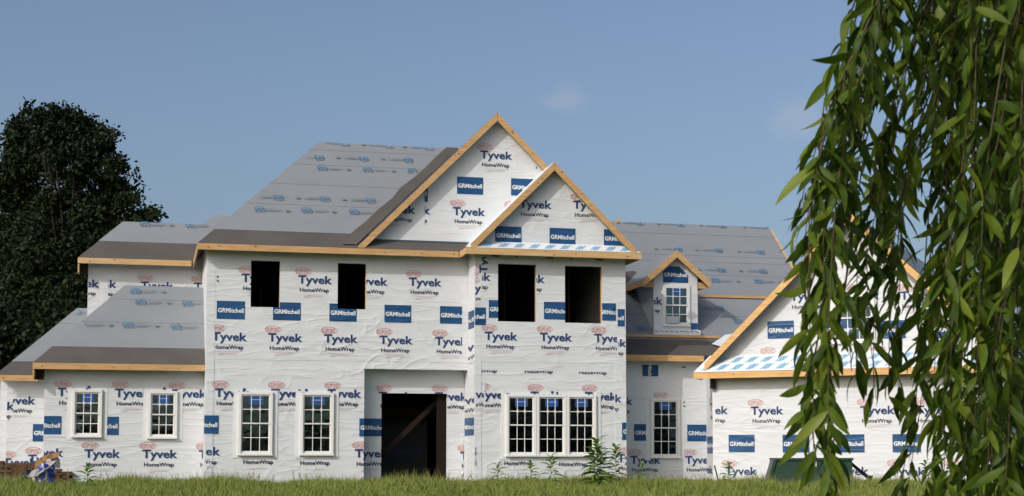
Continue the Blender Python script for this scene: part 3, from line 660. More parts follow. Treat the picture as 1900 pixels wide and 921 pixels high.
for nm, (rf, pl) in {'main_roof': (mr_, (-0.48,6.95,1.0)), 'tower_roof': (TR, (0.42,3.475,1.03)), 'upper_left_roof': (UL, (3.6,6.95,1.04)), 'far_left_roof': (FLR, (3.03,3.25,1.02)), 'right_roof': (RW, (0.42,4.0,0.87))}.items():
    for k_, u_, z_ in ROOF_PRINTS[nm]:
        zmax = {'main_roof':10.85,'tower_roof':6.0,'upper_left_roof':8.3,'far_left_roof':5.5,'right_roof':9.09}[nm]
        lim = {'main_roof': (lambda z: z-7.15, lambda z: z-3.25), 'tower_roof': (lambda z: -4.73+(z-3.475)/1.03, lambda z: -0.05), 'upper_left_roof': (lambda z: -3.7+(z-6.95)/1.04, lambda z: 0.2),
               'far_left_roof': (lambda z: -6.0+(z-3.25)/1.02, lambda z: -3.5), 'right_roof': (lambda z: 12.6, lambda z: 20.25)}[nm]
        emblem(rf, pl, k_, u_, min(z_, zmax-0.03) if z_ > zmax-0.2 and nm != 'tower_roof' else min(z_, zmax-0.12), umin=lim[0], umax=lim[1], ztop=zmax+0.055)
# dark valley membrane along the big gable, ragged edge; patches near the dormer and the garage rake
def on_main(u, z, l=0.065): return (u, z-7.43, z+l)
zs_ = [7.0+i*0.43 for i in range(10)]
left_ = [on_main(z-2.66-0.46+random.uniform(-0.07,0.05), z) for z in zs_]; right_ = [on_main(z-2.66-0.02, z) for z in zs_]
b = MB(); b.add(left_+right_, [(i, i+10, i+11, i+1) for i in range(9)]); b.build('valley_membrane', ['dark_membrane'], mr_)
def on_rw(u, z, l=0.07): return (u, 0.42+(z-4.0)/0.87-0.03, z+l)
b = MB(); b.add([on_rw(*x) for x in ((13.75,6.60),(13.95,6.95),(14.35,7.02),(14.55,6.85),(14.2,6.45))], [(0,1,2,3,4)][::1]); b.build('valley_membrane', ['dark_membrane'], RW)
b = MB(); b.add([on_rw(*x) for x in ((15.95,4.33),(16.35,4.20),(17.05,4.75),(16.55,4.66))], [(0,1,2,3)]); b.build('loose_membrane', ['white_membrane'], RW)

# ---- boards: fascias, rakes, toe boards
def knots(b, u0, u1, w, z0, z1, n):
    for _ in range(n):
        u = random.uniform(u0+.1, u1-.1); z = random.uniform(z0+.04, z1-.04); r_ = random.uniform(.012,.022)
        b.add([(u+r_*1.5*math.cos(a_*1.047), w-0.002, z+r_*math.sin(a_*1.047)) for a_ in range(6)], [list(range(6))], 1)
def fascia(fr, u0, u1, w, z0, z1, mt='lumber', L=3.66, name='fascia_board'):
    u = u0
    while u < u1-0.01:
        e = min(u1, u+L*random.uniform(0.9,1.0)); 
        if u1-e < 0.5: e = u1
        b = MB(fr); b.box(u, e-0.004, w+random.uniform(0,0.004), w+0.038, z0, z1); knots(b, u, e, w, z0, z1, max(1, int((e-u)*1.0)))
        b.build(name, [mt if mt != 'lumber' else random.choice(('lumber', 'reddish_lumber', 'yellow_lumber')), 'knot_wood'], HOUSE); u = e
def side_fascia(fr, u, w0, w1, z0, z1, mt='lumber'):
    b = MB(fr); b.box(u, u+0.038, w0, w1, z0, z1); b.build('fascia_board', [mt], HOUSE)
def rake(fr, a, b_, w, hgt=0.25, mt='lumber', th=0.04):
    (u0, z0), (u1, z1) = a, b_
    mb = MB(fr); P = [(u0,z0-hgt),(u1,z1-hgt),(u1,z1),(u0,z0)] if u1 > u0 else [(u1,z1-hgt),(u0,z0-hgt),(u0,z0),(u1,z1)]
    mb.prism(P, w, w+th)
    for _ in range(5):
        t_ = random.uniform(.06,.94); u = u0+(u1-u0)*t_; z = z0+(z1-z0)*t_-hgt*random.uniform(.25,.75); r_ = random.uniform(.012,.022)
        mb.add([(u+r_*1.4*math.cos(a_*1.047), w-0.002, z+r_*math.sin(a_*1.047)) for a_ in range(6)], [list(range(6))], 1)
    mb.build('rake_board', [mt, 'knot_wood'], HOUSE)
fascia(FM, -0.30, 7.40, -0.485, 6.765, 6.945)
side_fascia(FM, -0.305, -0.445, 7.3, 6.765, 6.94)
fascia(FM, 7.42, 12.86, -1.44, 6.755, 6.945)
side_fascia(FM, 7.42, -1.40, -0.49, 6.757, 6.943); side_fascia(FM, 12.82, -1.40, 3.0, 6.757, 6.943)
fascia(FM, -3.80, -0.35, 3.595, 6.77, 6.945)
fascia(FM, -4.84, 0.0, 0.415, 3.29, 3.47)
fascia(FM, -6.09, -4.86, 3.025, 3.07, 3.245)
fascia(FM, 12.51, 15.55, 0.415, 3.80, 3.985, 'pale_lumber')
fascia(FG, -0.44, 8.98, -0.51, 3.155, 3.345, 'pale_lumber')
side_fascia(FG, -0.44, -0.47, 0.3, 3.157, 3.343, 'pale_lumber'); side_fascia(FG, 8.94, -0.47, 0.3, 3.157, 3.343, 'pale_lumber')
for uu, w0, z1 in ((-3.80,3.635,6.94), (-4.84,0.455,3.465)):
    b = MB(); b.box(uu, uu+0.045, w0, w0+0.5, z1-0.46, z1-0.01); b.box(uu+0.05, uu+0.29, w0+0.42, w0+0.46, z1-0.46, z1-0.14, 1); b.build('eave_return', ['lumber', 'dark_lumber'], HOUSE)
# rakes
e = 0.004
rake(FM, (4.36,7.02), (8.60-e,11.26-e), -0.46); rake(FM, (8.60+e,11.26-e), (10.22,9.64), -0.46)
rake(FM, (7.58,7.06), (10.14-e,9.62-e), -1.42); rake(FM, (10.14+e,9.62-e), (12.70,7.06), -1.42)
rake(FG, (-0.10,3.63), (4.36-e,7.98-e), -0.46, 0.26, 'pale_lumber'); rake(FG, (4.36+e,7.98-e), (8.82,3.63), -0.46, 0.26, 'pale_lumber')
# soffit shadow lines: sub-fascia blocks between rake and wall
b = MB(); b.prism([(4.36+.1,7.0),(8.6,11.18),(8.6,11.22),(4.36,7.04)], -0.41, -0.145); b.build('rake_soffit', ['dark_lumber'], HOUSE) if False else None
# toe boards nailed across the roof
def toe(u0, u1, z):
    w = 0.42+(z-4.0)/0.87; b = MB(); b.box(u0, u1, w-0.10, w-0.06, z+0.0, z+0.085); b.build('toe_board', ['lumber'], HOUSE)
toe(12.55, 16.3, 4.60); toe(15.75, 18.9, 6.13)
b = MB(); b.beam((12.05,-1.2,7.85),(12.30,-1.2,8.02), 0.03, 0.05); b.build('lumber_offcut', ['lumber'], HOUSE)
b = MB(); b.box(15.48, 15.60, -1.05, -0.95, 3.86, 3.95); b.build('black_flap', ['black_plastic'], HOUSE) if False else None

# ---- dormer
DF = 1.25
b = MB(); b.prism([(14.15,4.70),(15.66,4.70),(15.66,6.62),(14.905,7.24),(14.15,6.62)], DF, DF+0.1)
b.add([(14.15,DF,4.70),(14.15,DF+0.001,4.70),(14.15,3.35,6.55),(14.15,DF,6.55)], [(0,3,2,1)])
b.add([(15.66,DF,4.70),(15.66,3.35,6.55),(15.66,DF,6.55)], [(0,1,2)])
dm = b.build('dormer', ['white_wrap'], HOUSE)
roof([[(13.77,3.25,6.44),(13.77,1.0,6.44),(14.86,1.0,7.38),(14.86,4.3,7.38)], [(14.86,1.0,7.38),(15.95,1.0,6.44),(15.95,3.25,6.44),(14.86,4.3,7.38)]], [], mats=('grey_underlayment',)*2, parent=dm, name='dormer_roof')
def dboard(fn):
    b = MB(); fn(b); b.build('trim_board', ['lumber'], dm)
dboard(lambda b: b.prism([(13.74,6.22),(14.856,7.18),(14.856,7.42),(13.74,6.46)], 0.94, 0.98))
dboard(lambda b: b.prism([(14.864,7.18),(15.98,6.22),(15.98,6.46),(14.864,7.42)], 0.94, 0.98))
dboard(lambda b: b.box(13.74, 13.78, 0.985, 3.2, 6.25, 6.42)); dboard(lambda b: b.box(15.94, 15.98, 0.985, 3.2, 6.25, 6.42))
dboard(lambda b: b.box(13.79, 14.145, 1.18, 1.22, 6.22, 6.42)); dboard(lambda b: b.box(15.67, 15.93, 1.18, 1.22, 6.22, 6.42))
decal('B', FM, DF, 14.48, 6.93, dm, sx=1.06, planes=[((14.86,0,7.08),(0.66,0,0.75)), ((14.86,0,7.08),(-0.66,0,0.75))])
decal('L', FM, DF, 13.45, 5.93, dm, c0=14.16, c1=14.45)
decal('B', FM, DF, 15.42, 5.10, dm, c1=15.65)
dw = window(FM, DF, 14.46, 15.38, 4.98, 6.33, tape=False, parent=dm, name='dormer_window', proud=0.05, glass='reflective_glass')
b = MB(); b.box(14.56, 14.98, DF-0.09, DF-0.08, 5.08, 5.30); b.build('paper_sheet', ['sticker_white'], dm)
b = MB(); b.box(14.12, 15.70, DF-0.14, DF-0.003, 4.66, 4.86); b.build('sill_flashing', ['white_membrane'], dm)
for i in range(9):
    b = MB(); x = 14.15+i*0.17; b.add([(x,DF-0.142,4.80),(x+0.13,DF-0.142,4.77+0.02*(i%2)),(x+0.13,DF-0.142,4.79+0.02*(i%2)),(x,DF-0.142,4.83)], [(0,1,2,3)]); b.build('slanted_print', ['roof_blue_print'], dm)

# ---- brick foundation left open under the wrap
bme = None
def brick_row(fr, w, u0, u1, z, parent):
    global bme
    u = u0+random.uniform(-0.1, 0)
    while u < u1:
        if bme is None:
            bb_ = MB(); bb_.box(0, 0.20, 0, 0.09, 0, 0.058); o = bb_.build('brick', ['brick'], parent); bme = o.data
        else: o = link('brick', bme, parent)
        X = fr(u, w-0.03+random.uniform(-0.006, 0.004), z); o.location = X; u += 0.212
for (w, u0, u1, zt) in ((3.5,-5.78,-4.86,0.60), (3.5,-4.86,-4.6,0.50), (0.9,-4.53,-4.0,0.44), (0.9,-4.0,-3.70,0.36), (4.3,-6.02,-5.85,0.66)):
    b = MB(); b.box(u0, u1, w-0.02, w-0.012, -0.2, zt); fd = b.build('foundation', ['mortar'], HOUSE)
    z = -0.1; k = 0
    while z < zt-0.05: brick_row(FM, w-0.09+0.0, u0+(0.1 if k % 2 else 0)+0.1, u1-0.12, z, fd); z += 0.07; k += 1
# ------------------------------------------------------------------ ground and grass
mat('soil', (0.075, 0.095, 0.028), 0.95, var=0.3, vscale=2.0)
def gz(x, y):
    t = min(1.0, max(0.0, y/39.0)); base = -0.86+0.84*t
    return base+0.05*math.sin(x*0.5+1)*math.sin(y*0.31)*(1 if y < 44 else 0)
xs = [-900,-400,-150,-60]+[-40+i*2 for i in range(41)]+[60,150,400,900]; ys = [-900,-300,-60,-20]+[i*2.0 for i in range(0,26)]+[70,120,300,900]
V = [(x, y, gz(x, y)) for y in ys for x in xs]; nx = len(xs)
mesh('ground', V, [(j*nx+i, j*nx+i+1, (j+1)*nx+i+1, (j+1)*nx+i) for j in range(len(ys)-1) for i in range(nx-1)], 'soil', None, smooth=True, kind='structure')

def leafmat(name, c1, c2, trans=0.25, rough=0.5, spec=0.3, sc=1.5):
    m = mat(name, c1, rough, col2=c2, vscale=sc, trans=trans, spec=spec); return m
leafmat('grass_green', (0.095, 0.155, 0.02), (0.39, 0.41, 0.12), 0.3, 0.6, 0.2, 11)
leafmat('herb_green', (0.05, 0.10, 0.015), (0.14, 0.20, 0.04), 0.25, 0.5, 0.3, 9)
leafmat('grass_dry', (0.30, 0.22, 0.10), (0.22, 0.15, 0.08), 0.2)
leafmat('weed_green', (0.10, 0.19, 0.025), (0.18, 0.28, 0.05), 0.25, 0.45, 0.4, 3)
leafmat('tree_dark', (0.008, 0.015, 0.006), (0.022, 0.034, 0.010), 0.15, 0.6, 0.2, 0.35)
leafmat('willow_green', (0.042, 0.084, 0.008), (0.125, 0.175, 0.016), 0.32, 0.5, 0.16, 14)
leafmat('willow_dark', (0.018, 0.042, 0.005), (0.06, 0.10, 0.010), 0.25, 0.5, 0.16, 14)
leafmat('willow_light', (0.13, 0.19, 0.018), (0.20, 0.22, 0.03), 0.35, 0.45, 0.25, 14)
mat('dark_bark', (0.02, 0.016, 0.013), 0.95)
mat('bark', (0.10, 0.07, 0.05), 0.9, var=0.3, vscale=8, bump=0.4)
mat('twig', (0.07, 0.05, 0.022), 0.7, var=0.2)

def blades(name, n, xr, yr, hr, wr, m, props, dens=None, lean=0.35):
    x = rng.uniform(*xr, n); y = rng.uniform(*yr, n)
    # not inside the house footprint
    hx = x+8.908; hy = y-44; u = hx*math.cos(TH)+hy*math.sin(TH); w = -hx*math.sin(TH)+hy*math.cos(TH)
    gu = (u-GO[0])*math.cos(TG)+(w-GO[1])*math.sin(TG); gw_ = -(u-GO[0])*math.sin(TG)+(w-GO[1])*math.cos(TG)
    ins = ((u > -0.1) & (u < 12.6) & (w > -0.02)) | ((u > 7.7) & (u < 12.6) & (w > -0.98)) | ((u > 12.4) & (w > 0.85)) | ((gu > -0.1) & (gw_ > -0.05)) | ((u > -4.6) & (u < 0.1) & (w > 0.85)) | ((u < -4.4) & (w > 3.4))
    x = x[~ins]; y = y[~ins]; n = len(x)
    patch = 0.78+0.42*np.sin(x*1.7+0.6*y)*np.cos(x*0.63+1.3)+0.28*np.sin(x*6.1+y*2.3)*np.sin(x*2.9-y*4.1+1.0)
    h = rng.uniform(*hr, n)*np.clip(patch, 0.35, 1.5); wd = rng.uniform(*wr, n); a = rng.uniform(0, math.pi, n)
    la = rng.uniform(0, 2*math.pi, n); lm = h*rng.uniform(0.05, lean, n)*1.6
    z0 = np.array([gz(p, q) for p, q in zip(x, y)])-0.02
    dx, dy = np.cos(a)*wd/2, np.sin(a)*wd/2; lx, ly = np.cos(la)*lm, np.sin(la)*lm
    P = np.zeros((n, 5, 3))
    P[:,0] = np.stack([x-dx, y-dy, z0], 1); P[:,1] = np.stack([x+dx, y+dy, z0], 1)
    P[:,2] = np.stack([x+dx*.8+lx*.35, y+dy*.8+ly*.35, z0+h*.6], 1); P[:,3] = np.stack([x-dx*.8+lx*.35, y-dy*.8+ly*.35, z0+h*.6], 1)
    P[:,4] = np.stack([x+lx, y+ly, z0+h], 1)
    me = bpy.data.meshes.new(name); me.vertices.add(n*5); me.vertices.foreach_set('co', P.reshape(-1))
    me.loops.add(n*7); me.polygons.add(n*2)
    k = np.arange(n)*5; L = np.stack([k, k+1, k+2, k+3, k+3, k+2, k+4], 1).reshape(-1); me.loops.foreach_set('vertex_index', L)
    st = np.stack([np.arange(n)*7, np.arange(n)*7+4], 1).reshape(-1); me.polygons.foreach_set('loop_start', st)
    me.update(calc_edges=True); me.validate(); me.materials.append(MAT[m])
    return link(name, me, None, **props)
blades('grass', 135000, (-17, 19), (31.5, 45.5), (0.09, 0.30), (0.009, 0.020), 'grass_green', {'kind': 'stuff', 'label': 'green meadow grass in front of the house', 'category': 'grass'})
blades('dry_grass', 3400, (-17, 19), (36, 45), (0.2, 0.50), (0.006, 0.012), 'grass_dry', {'kind': 'stuff', 'label': 'thin dry grass stalks along the foot of the house', 'category': 'grass'}, lean=0.25)

blades('tall_grass', 9000, (-17, 19), (35, 45.3), (0.26, 0.46), (0.007, 0.013), 'grass_green', {'kind': 'stuff', 'label': 'taller loose blades of grass rising above the meadow', 'category': 'grass'}, lean=0.3)
blades('low_herbs', 16000, (-17, 19), (33, 45.3), (0.08, 0.24), (0.025, 0.055), 'herb_green', {'kind': 'stuff', 'label': 'broad leaved low herbs mixed into the meadow grass', 'category': 'herbs'}, lean=0.9)
# ------------------------------------------------------------------ weeds
def leaf_pts(L, W, droop, n=5, fold=0.25):
    """strip of a lance-shaped leaf along +x with a fold along its midrib; returns rows of (left, mid, right)"""
    rows = []
    for i in range(n+1):
        t = i/n; wd = W*math.sin(math.pi*min(1, t*0.97+0.03))**0.8*(1-0.35*t) if 0 < i < n else 0.001
        x = L*t*(1-0.25*droop*t); z = -droop*L*0.5*t*t
        rows.append(((x, wd/2, z+fold*wd/2), (x, 0, z), (x, -wd/2, z+fold*wd/2)))
    return rows
def add_leaf(mb, org, M3, L, W, droop, mi=0, n=5):
    rows = leaf_pts(L, W, droop, n); vs = [tuple(Vector(org)+M3 @ Vector(p)) for r_ in rows for p in r_]
    fs = []
    for i in range(n):
        a = i*3; fs += [(a, a+1, a+4, a+3), (a+1, a+2, a+5, a+4)]
    mb.add(vs, fs, mi)
WEEDS = [(924, 41.2, 0.42, 0.9, 'small leafy weed left of the row in front of the bay'), (985, 41.0, 0.46, 0.9, 'leafy weed under the left of the three joined windows'),
         (1022, 40.2, 0.66, 1.0, 'tall leafy weed under the middle of the three joined windows'), (1108, 40.4, 1.05, 1.25, 'tallest and bushiest leafy weed, just left of the bay corner'), (1142, 40.6, 0.92, 0.95, 'tall leafy weed right at the bay corner'),
         (1190, 41.5, 0.45, 0.7, 'low pale leafy weed in front of the shaded wall'), (165, 38.5, 0.40, 1.0, 'broad leafy weed in the grass beside the waste pile'), (1715, 40.8, 0.5, 0.8, 'leafy weed behind the hanging leaves before the garage wall'), (1350, 41.0, 0.45, 0.8, 'leafy weed beside the leaning stick before the garage')]
for px, Y, H, k, lab in WEEDS:
    X = (px-950)/FPX*Y; zb = gz(X, Y); root = empty('leafy_weed', (X, Y, zb), lab, 'weed', group='leafy weeds at the foot of the house')
    H += 0.17; k *= 1.15
    ns = 1 if k < 1.2 else 3
    st = MB(); lf = MB()
    for s_ in range(ns):
        ox = (s_-1)*0.10 if ns > 1 else 0; hh = H*(1 if s_ == (1 if ns > 1 else 0) else random.uniform(0.72, 0.9))
        st.tube([(ox*0.3, 0, 0), (ox*0.8, 0.01, hh*0.5), (ox, 0, hh)], [0.010, 0.008, 0.004], 5)
        nl = int(hh/0.030)
        for i in range(nl):
            t = i/nl; z = hh*(0.10+0.9*t); az = i*2.4+random.uniform(-.3,.3); L = (0.40*(1-0.48*t)+0.06)*k*random.uniform(0.85,1.1); el = R(8+52*t)
            M3 = Matrix.Rotation(az, 3, 'Z') @ Matrix.Rotation(-el, 3, 'Y') @ Matrix.Rotation(random.uniform(-.7,.7), 3, 'X')
            add_leaf(lf, (ox*(0.3+0.7*t), 0, z), M3, L, 0.085*k, 1.0, 0, 5)
    st.build('stem', ['weed_green'], root); lf.build('leaves', ['weed_green'], root)
# seed heads in front of the windows
SEEDS = [(462,40.6,.42),(472,40.3,.52),(478,40.8,.36),(505,40.5,.33),(548,40.6,.45),(560,40.4,.40),(572,41.0,.38),(592,40.6,.32),(190,41,.40),(205,41.2,.36),(222,41,.34),(250,41.3,.34),(130,40.5,.48),(690,40.5,.30),(745,40.6,.34),(858,41.2,.36),(870,40.9,.44),(1088,40.9,.42),(1052,41,.40),(1212,41.4,.40),(1228,41.3,.34),(1245,41.6,.36),(1398,40,.42),(1415,40,.36),(1660,41,.42),(1690,41,.46)]
PLACES = [(120,240,'before the wall under the leftmost pair of windows'), (240,300,'left of the main front corner'), (440,485,'under the first tall window'), (485,540,'between the first and second tall windows'),
          (540,585,'under the second tall window'), (585,640,'right of the second tall window'), (640,720,'left of the entry'), (720,830,'in the dark doorway'), (830,900,'right of the doorway'), (1000,1100,'under the three joined windows'),
          (1180,1260,'before the shaded wall right of the bay'), (1380,1430,'left of the green container'), (1600,1750,'behind the hanging leaves')]
def SLAB(i, px):
    pl = [p for p in PLACES if p[0] <= px < p[1]][0]; mates = sorted(q[0] for q in SEEDS if pl[0] <= q[0] < pl[1]); k = mates.index(px)
    rank = '' if len(mates) == 1 else ('leftmost ' if k == 0 else 'rightmost ' if k == len(mates)-1 else ['', 'second ', 'third ', 'fourth '][k])
    return '%s thin %s seed-headed grass stalk %s' % (rank.strip() or 'lone', 'brown' if i % 2 else 'green', pl[2])
for i, (px, Y, H) in enumerate(SEEDS):
    X = (px-950)/FPX*Y; zb = gz(X, Y)
    root = empty('grass_stalk', (X, Y, zb), SLAB(i, px), 'grass stalk', group='seed-headed grass stalks in front of the house')
    b = MB(); lx = random.uniform(-.09,.09); b.tube([(0,0,0),(lx*.3,0,H*.6),(lx,0,H)], [0.005,0.004,0.002], 4); b.build('stem', ['grass_dry'], root)
    b = MB()
    for j in range(22):
        t = random.uniform(.55,1); a_ = random.uniform(0,6.28); r_ = 0.045*(1.15-t)+0.008; c_ = Vector((lx*t+r_*math.cos(a_), r_*math.sin(a_), H*t)); s_ = 0.008
        b.add([tuple(c_+Vector((s_,0,0))), tuple(c_+Vector((-s_,0,0))), tuple(c_+Vector((0,s_,0.012))), tuple(c_+Vector((0,0,-0.016)))], [(0,1,2),(0,1,3),(0,2,3),(1,2,3)])
    b.build('seed_head', ['grass_dry' if i % 2 else 'weed_green'], root)

# ------------------------------------------------------------------ green waste skip in front of the garage
mat('skip_green', (0.018, 0.048, 0.032), 0.4, var=0.15, vscale=2, spec=0.45, bump=0.1, bscale=6)
mat('orange_label', (0.75, 0.30, 0.02), 0.5); mat('rubber', (0.015, 0.015, 0.016), 0.8)
Y = 41.0; X0 = (1423-950)/FPX*Y; zg = gz(X0, Y)
sk = empty('waste_container', (X0, Y, zg), 'dark green metal waste container with sloping end standing before the garage wall', 'waste container', rz=R(-4))
Wd, Ht, Dp = 2.25, 0.74-zg-0.02, 1.5
def hexa(b, x0, x1, x0t, x1t, y0, y1, z0, z1, mi=0):
    b.add([(x0,y0,z0),(x1,y0,z0),(x1,y1,z0),(x0,y1,z0),(x0t,y0,z1),(x1t,y0,z1),(x1t,y1,z1),(x0t,y1,z1)], [(3,2,1,0),(4,5,6,7),(0,1,5,4),(1,2,6,5),(2,3,7,6),(3,0,4,7)], mi)
b = MB(); hexa(b, 0.02, Wd, 0.22, Wd, 0, 0.03, 0.08, Ht); hexa(b, 0.02, Wd, 0.22, Wd, Dp-0.03, Dp, 0.08, Ht); b.box(0.05, Wd, 0.031, Dp-0.031, 0.08, 0.12)
b.add([(0.02,0.031,0.08),(0.22,0.031,Ht),(0.22,Dp-.031,Ht),(0.02,Dp-.031,0.08)], [(0,1,2,3)]); b.box(Wd-0.03, Wd, 0.031, Dp-0.031, 0.12, Ht)
b.build('body', ['skip_green'], sk)
b = MB(); b.box(0.20, Wd+0.03, -0.05, 0.04, Ht-0.03, Ht+0.03); b.beam((-0.02,-0.03,0.06),(0.205,-0.03,Ht), 0.03, 0.035, (1,0,0)); b.build('rim', ['skip_green'], sk)
b = MB(); b.box(0.20, Wd+0.03, Dp-0.04, Dp+0.05, Ht-0.03, Ht+0.03); b.build('rim', ['skip_green'], sk)
for xx in (1.45, 1.95):
    b = MB(); b.box(xx, xx+0.05, -0.045, -0.002, 0.10, Ht-0.035); b.build('rib', ['skip_green'], sk)
b = MB(); b.box(0.93, 1.07, -0.012, -0.002, Ht-0.20, Ht-0.07, 0); b.box(1.075, 1.30, -0.012, -0.002, Ht-0.20, Ht-0.07, 1)
for i in range(4): b.box(1.09, 1.28, -0.0135, -0.0122, Ht-0.19+i*0.03, Ht-0.182+i*0.03, 2)
b.build('warning_label', ['orange_label', 'sticker_white', 'dark_print'], sk)
# tractor bucket / dark frame leaning beside it
X = (1585-950)/FPX*41; b = MB()
b.beam((0,0,0.0),(-0.35,0.1,0.75), 0.04, 0.04, (0,1,0)); b.beam((-0.05,0.05,0.62),(0.5,0.2,0.18), 0.04, 0.03, (0,1,0)); b.beam((0.45,0.2,0),(0.5,0.2,0.3), 0.05, 0.03, (0,1,0))
o = b.build('steel_bracket', ['rubber'], None); o.location = (X, 41.2, gz(X, 41.2)); o['label'] = 'dark steel bracket arm at the right end of the green container'; o['category'] = 'bracket'
X = (1334-950)/FPX*42; b = MB(); b.beam((0,0,0),(-0.13,0.1,0.58), 0.018, 0.012, (0,1,0)); o = b.build('wooden_stake', ['dark_lumber'], None)
o.location = (X, 42, gz(X, 42)); o['label'] = 'short dark wooden stake leaning in the grass left of the garage front'; o['category'] = 'stake'

# ------------------------------------------------------------------ waste pile at the far left
mat('blue_plastic', (0.015, 0.035, 0.26), 0.35, col2=(0.05, 0.08, 0.38), vscale=9, spec=0.5, bump=0.6, bscale=9)
mat('cardboard', (0.46, 0.28, 0.12), 0.85, var=0.15, bump=0.3, bscale=10)
mat('paper_white', (0.62, 0.60, 0.58), 0.6, var=0.08, bump=0.6, bscale=7)
def lump(name, px, py, Y, sx, sy, sz, m, label, cat, fold=0.35, seed=0, tilt=0.0, stripes=None):
    bm = bmesh.new(); bmesh.ops.create_icosphere(bm, subdivisions=4, radius=1)
    for v in bm.verts:
        n_ = noise.noise(v.co*1.6+Vector((seed,0,0)))*fold; r_ = abs(noise.noise(Vector((v.co.x*4+seed, v.co.y*4, v.co.z*1.2))))*fold
        v.co *= 1+n_-r_*0.9
        v.co.x *= sx; v.co.y *= sy; v.co.z *= sz
        if v.co.z < -sz*0.55: v.co.z = -sz*0.55
    bmesh.ops.rotate(bm, verts=bm.verts, cent=(0,0,0), matrix=Matrix.Rotation(tilt, 3, 'Y'))
    me = bpy.data.meshes.new(name); bm.to_mesh(me); bm.free()
    for x in ([m] if isinstance(m, str) else m): me.materials.append(MAT[x])
    for p_ in me.polygons:
        p_.use_smooth = True
        if stripes and abs(((p_.center.x/sx*1.6+p_.center.z/sz*0.5+0.3*noise.noise(p_.center*5)) % 0.9)-0.45) < 0.11: p_.material_index = 1
    X = (px-950)/FPX*Y; z = 0.75+(850-py)/FPX*Y
    return link(name, me, None, label=label, category=cat), (X, Y, z)
o, l = lump('blue_bag', 86, 884, 40.6, 0.33, 0.24, 0.33, ['blue_plastic', 'paper_white'], 'crumpled blue and white plastic bag on the waste pile', 'bag', 0.5, 3, R(10), stripes=True); o.location = l
o, l = lump('black_bag', 58, 886, 40.8, 0.20, 0.25, 0.24, 'black_plastic', 'black plastic bag behind the blue bag on the waste pile', 'bag', 0.4, 9); o.location = l
def crumple(name, quad, thick, m, label, cat, amp=0.03, seed=0.0, n=10, loc=(0,0,0)):
    a, b_, c_, d_ = [Vector(q_) for q_ in quad]; bm = bmesh.new(); g = []
    for j in range(n+1):
        for i in range(n+1):
            s_, t_ = i/n, j/n; P_ = (a*(1-s_)+b_*s_)*(1-t_)+(d_*(1-s_)+c_*s_)*t_
            k_ = noise.noise(P_*5+Vector((seed,0,0))); P_ = P_+Vector((0.3*k_, -k_, 0.6*k_))*amp; g.append(bm.verts.new(P_))
    for j in range(n):
        for i in range(n): bm.faces.new((g[j*(n+1)+i], g[j*(n+1)+i+1], g[(j+1)*(n+1)+i+1], g[(j+1)*(n+1)+i]))
    bmesh.ops.solidify(bm, geom=bm.faces[:], thickness=thick); me = bpy.data.meshes.new(name); bm.to_mesh(me); bm.free(); me.materials.append(MAT[m])
    for p_ in me.polygons: p_.use_smooth = amp > 0.04
    return link(name, me, None, label=label, category=cat)
def at(px, py, Y): return ((px-950)/FPX*Y, Y, 0.75+(850-py)/FPX*Y)
crumple('cardboard_sheet', [at(78,858,40.6), at(110,848,40.6), at(114,838,41.0), at(82,846,41.0)], 0.02, 'cardboard', 'bent brown cardboard sheet, topmost on the waste pile', 'cardboard', 0.09, 1, 14)
crumple('cardboard_box', [at(66,871,40.45), at(84,869,40.4), at(88,852,40.75), at(70,853,40.8)], 0.03, 'cardboard', 'crushed brown cardboard box on the left of the waste pile', 'cardboard box', 0.08, 5, 14)
crumple('paper_sheet', [at(49,890,40.25), at(84,878,40.2), at(109,852,40.55), at(72,864,40.6)], 0.008, 'paper_white', 'large crumpled white paper sheet draped over the waste pile', 'paper sheet', 0.16, 2, 18)
o, l = lump('grey_bag', 104, 860, 40.95, 0.13, 0.15, 0.22, 'paper_white', 'grey white plastic bag bulging at the right of the waste pile', 'bag', 0.5, 15); o.location = l

# ------------------------------------------------------------------ trees behind on the left
def crown(name, lobes, n_clump, per, spread, size, m, parent, zmin=-9):
    tot = sum(l[3]**2 for l in lobes); C = []
    for (cx, cy, cz, r_) in lobes:
        k = int(n_clump*r_*r_/tot)
        d = rng.normal(size=(k, 3)); d /= np.linalg.norm(d, axis=1)[:, None]
        rad = r_*(rng.uniform(0.2, 1, k)**0.4)*(1+0.38*np.sin(d[:,0]*6+cx*3)*np.cos(d[:,2]*7+cz*2))
        C.append(np.array([cx, cy, cz])+d*rad[:, None])
    C = np.concatenate(C); C = C[C[:,2] > zmin]
    K = len(C); P = np.repeat(C, per, 0)+rng.normal(size=(K*per, 3))*spread*np.repeat(rng.uniform(0.6, 1.3, K), per)[:, None]*np.array([1, 1, 0.7])
    n = len(P); a = rng.normal(size=(n, 3)); a /= np.linalg.norm(a, axis=1)[:, None]; b_ = np.cross(a, rng.normal(size=(n, 3))); b_ /= np.linalg.norm(b_, axis=1)[:, None]
    s_ = rng.uniform(0.6, 1.2, n)[:, None]*size
    Q = np.stack([P-a*s_*.6, P+b_*s_*.35, P+a*s_*.6, P-b_*s_*.35], 1).reshape(-1, 3)
    me = bpy.data.meshes.new(name); me.vertices.add(n*4); me.vertices.foreach_set('co', Q.reshape(-1)); me.loops.add(n*4); me.polygons.add(n)
    me.loops.foreach_set('vertex_index', np.arange(n*4)); me.polygons.foreach_set('loop_start', np.arange(n)*4); me.update(calc_edges=True); me.materials.append(MAT[m])
    return link(name, me, parent)
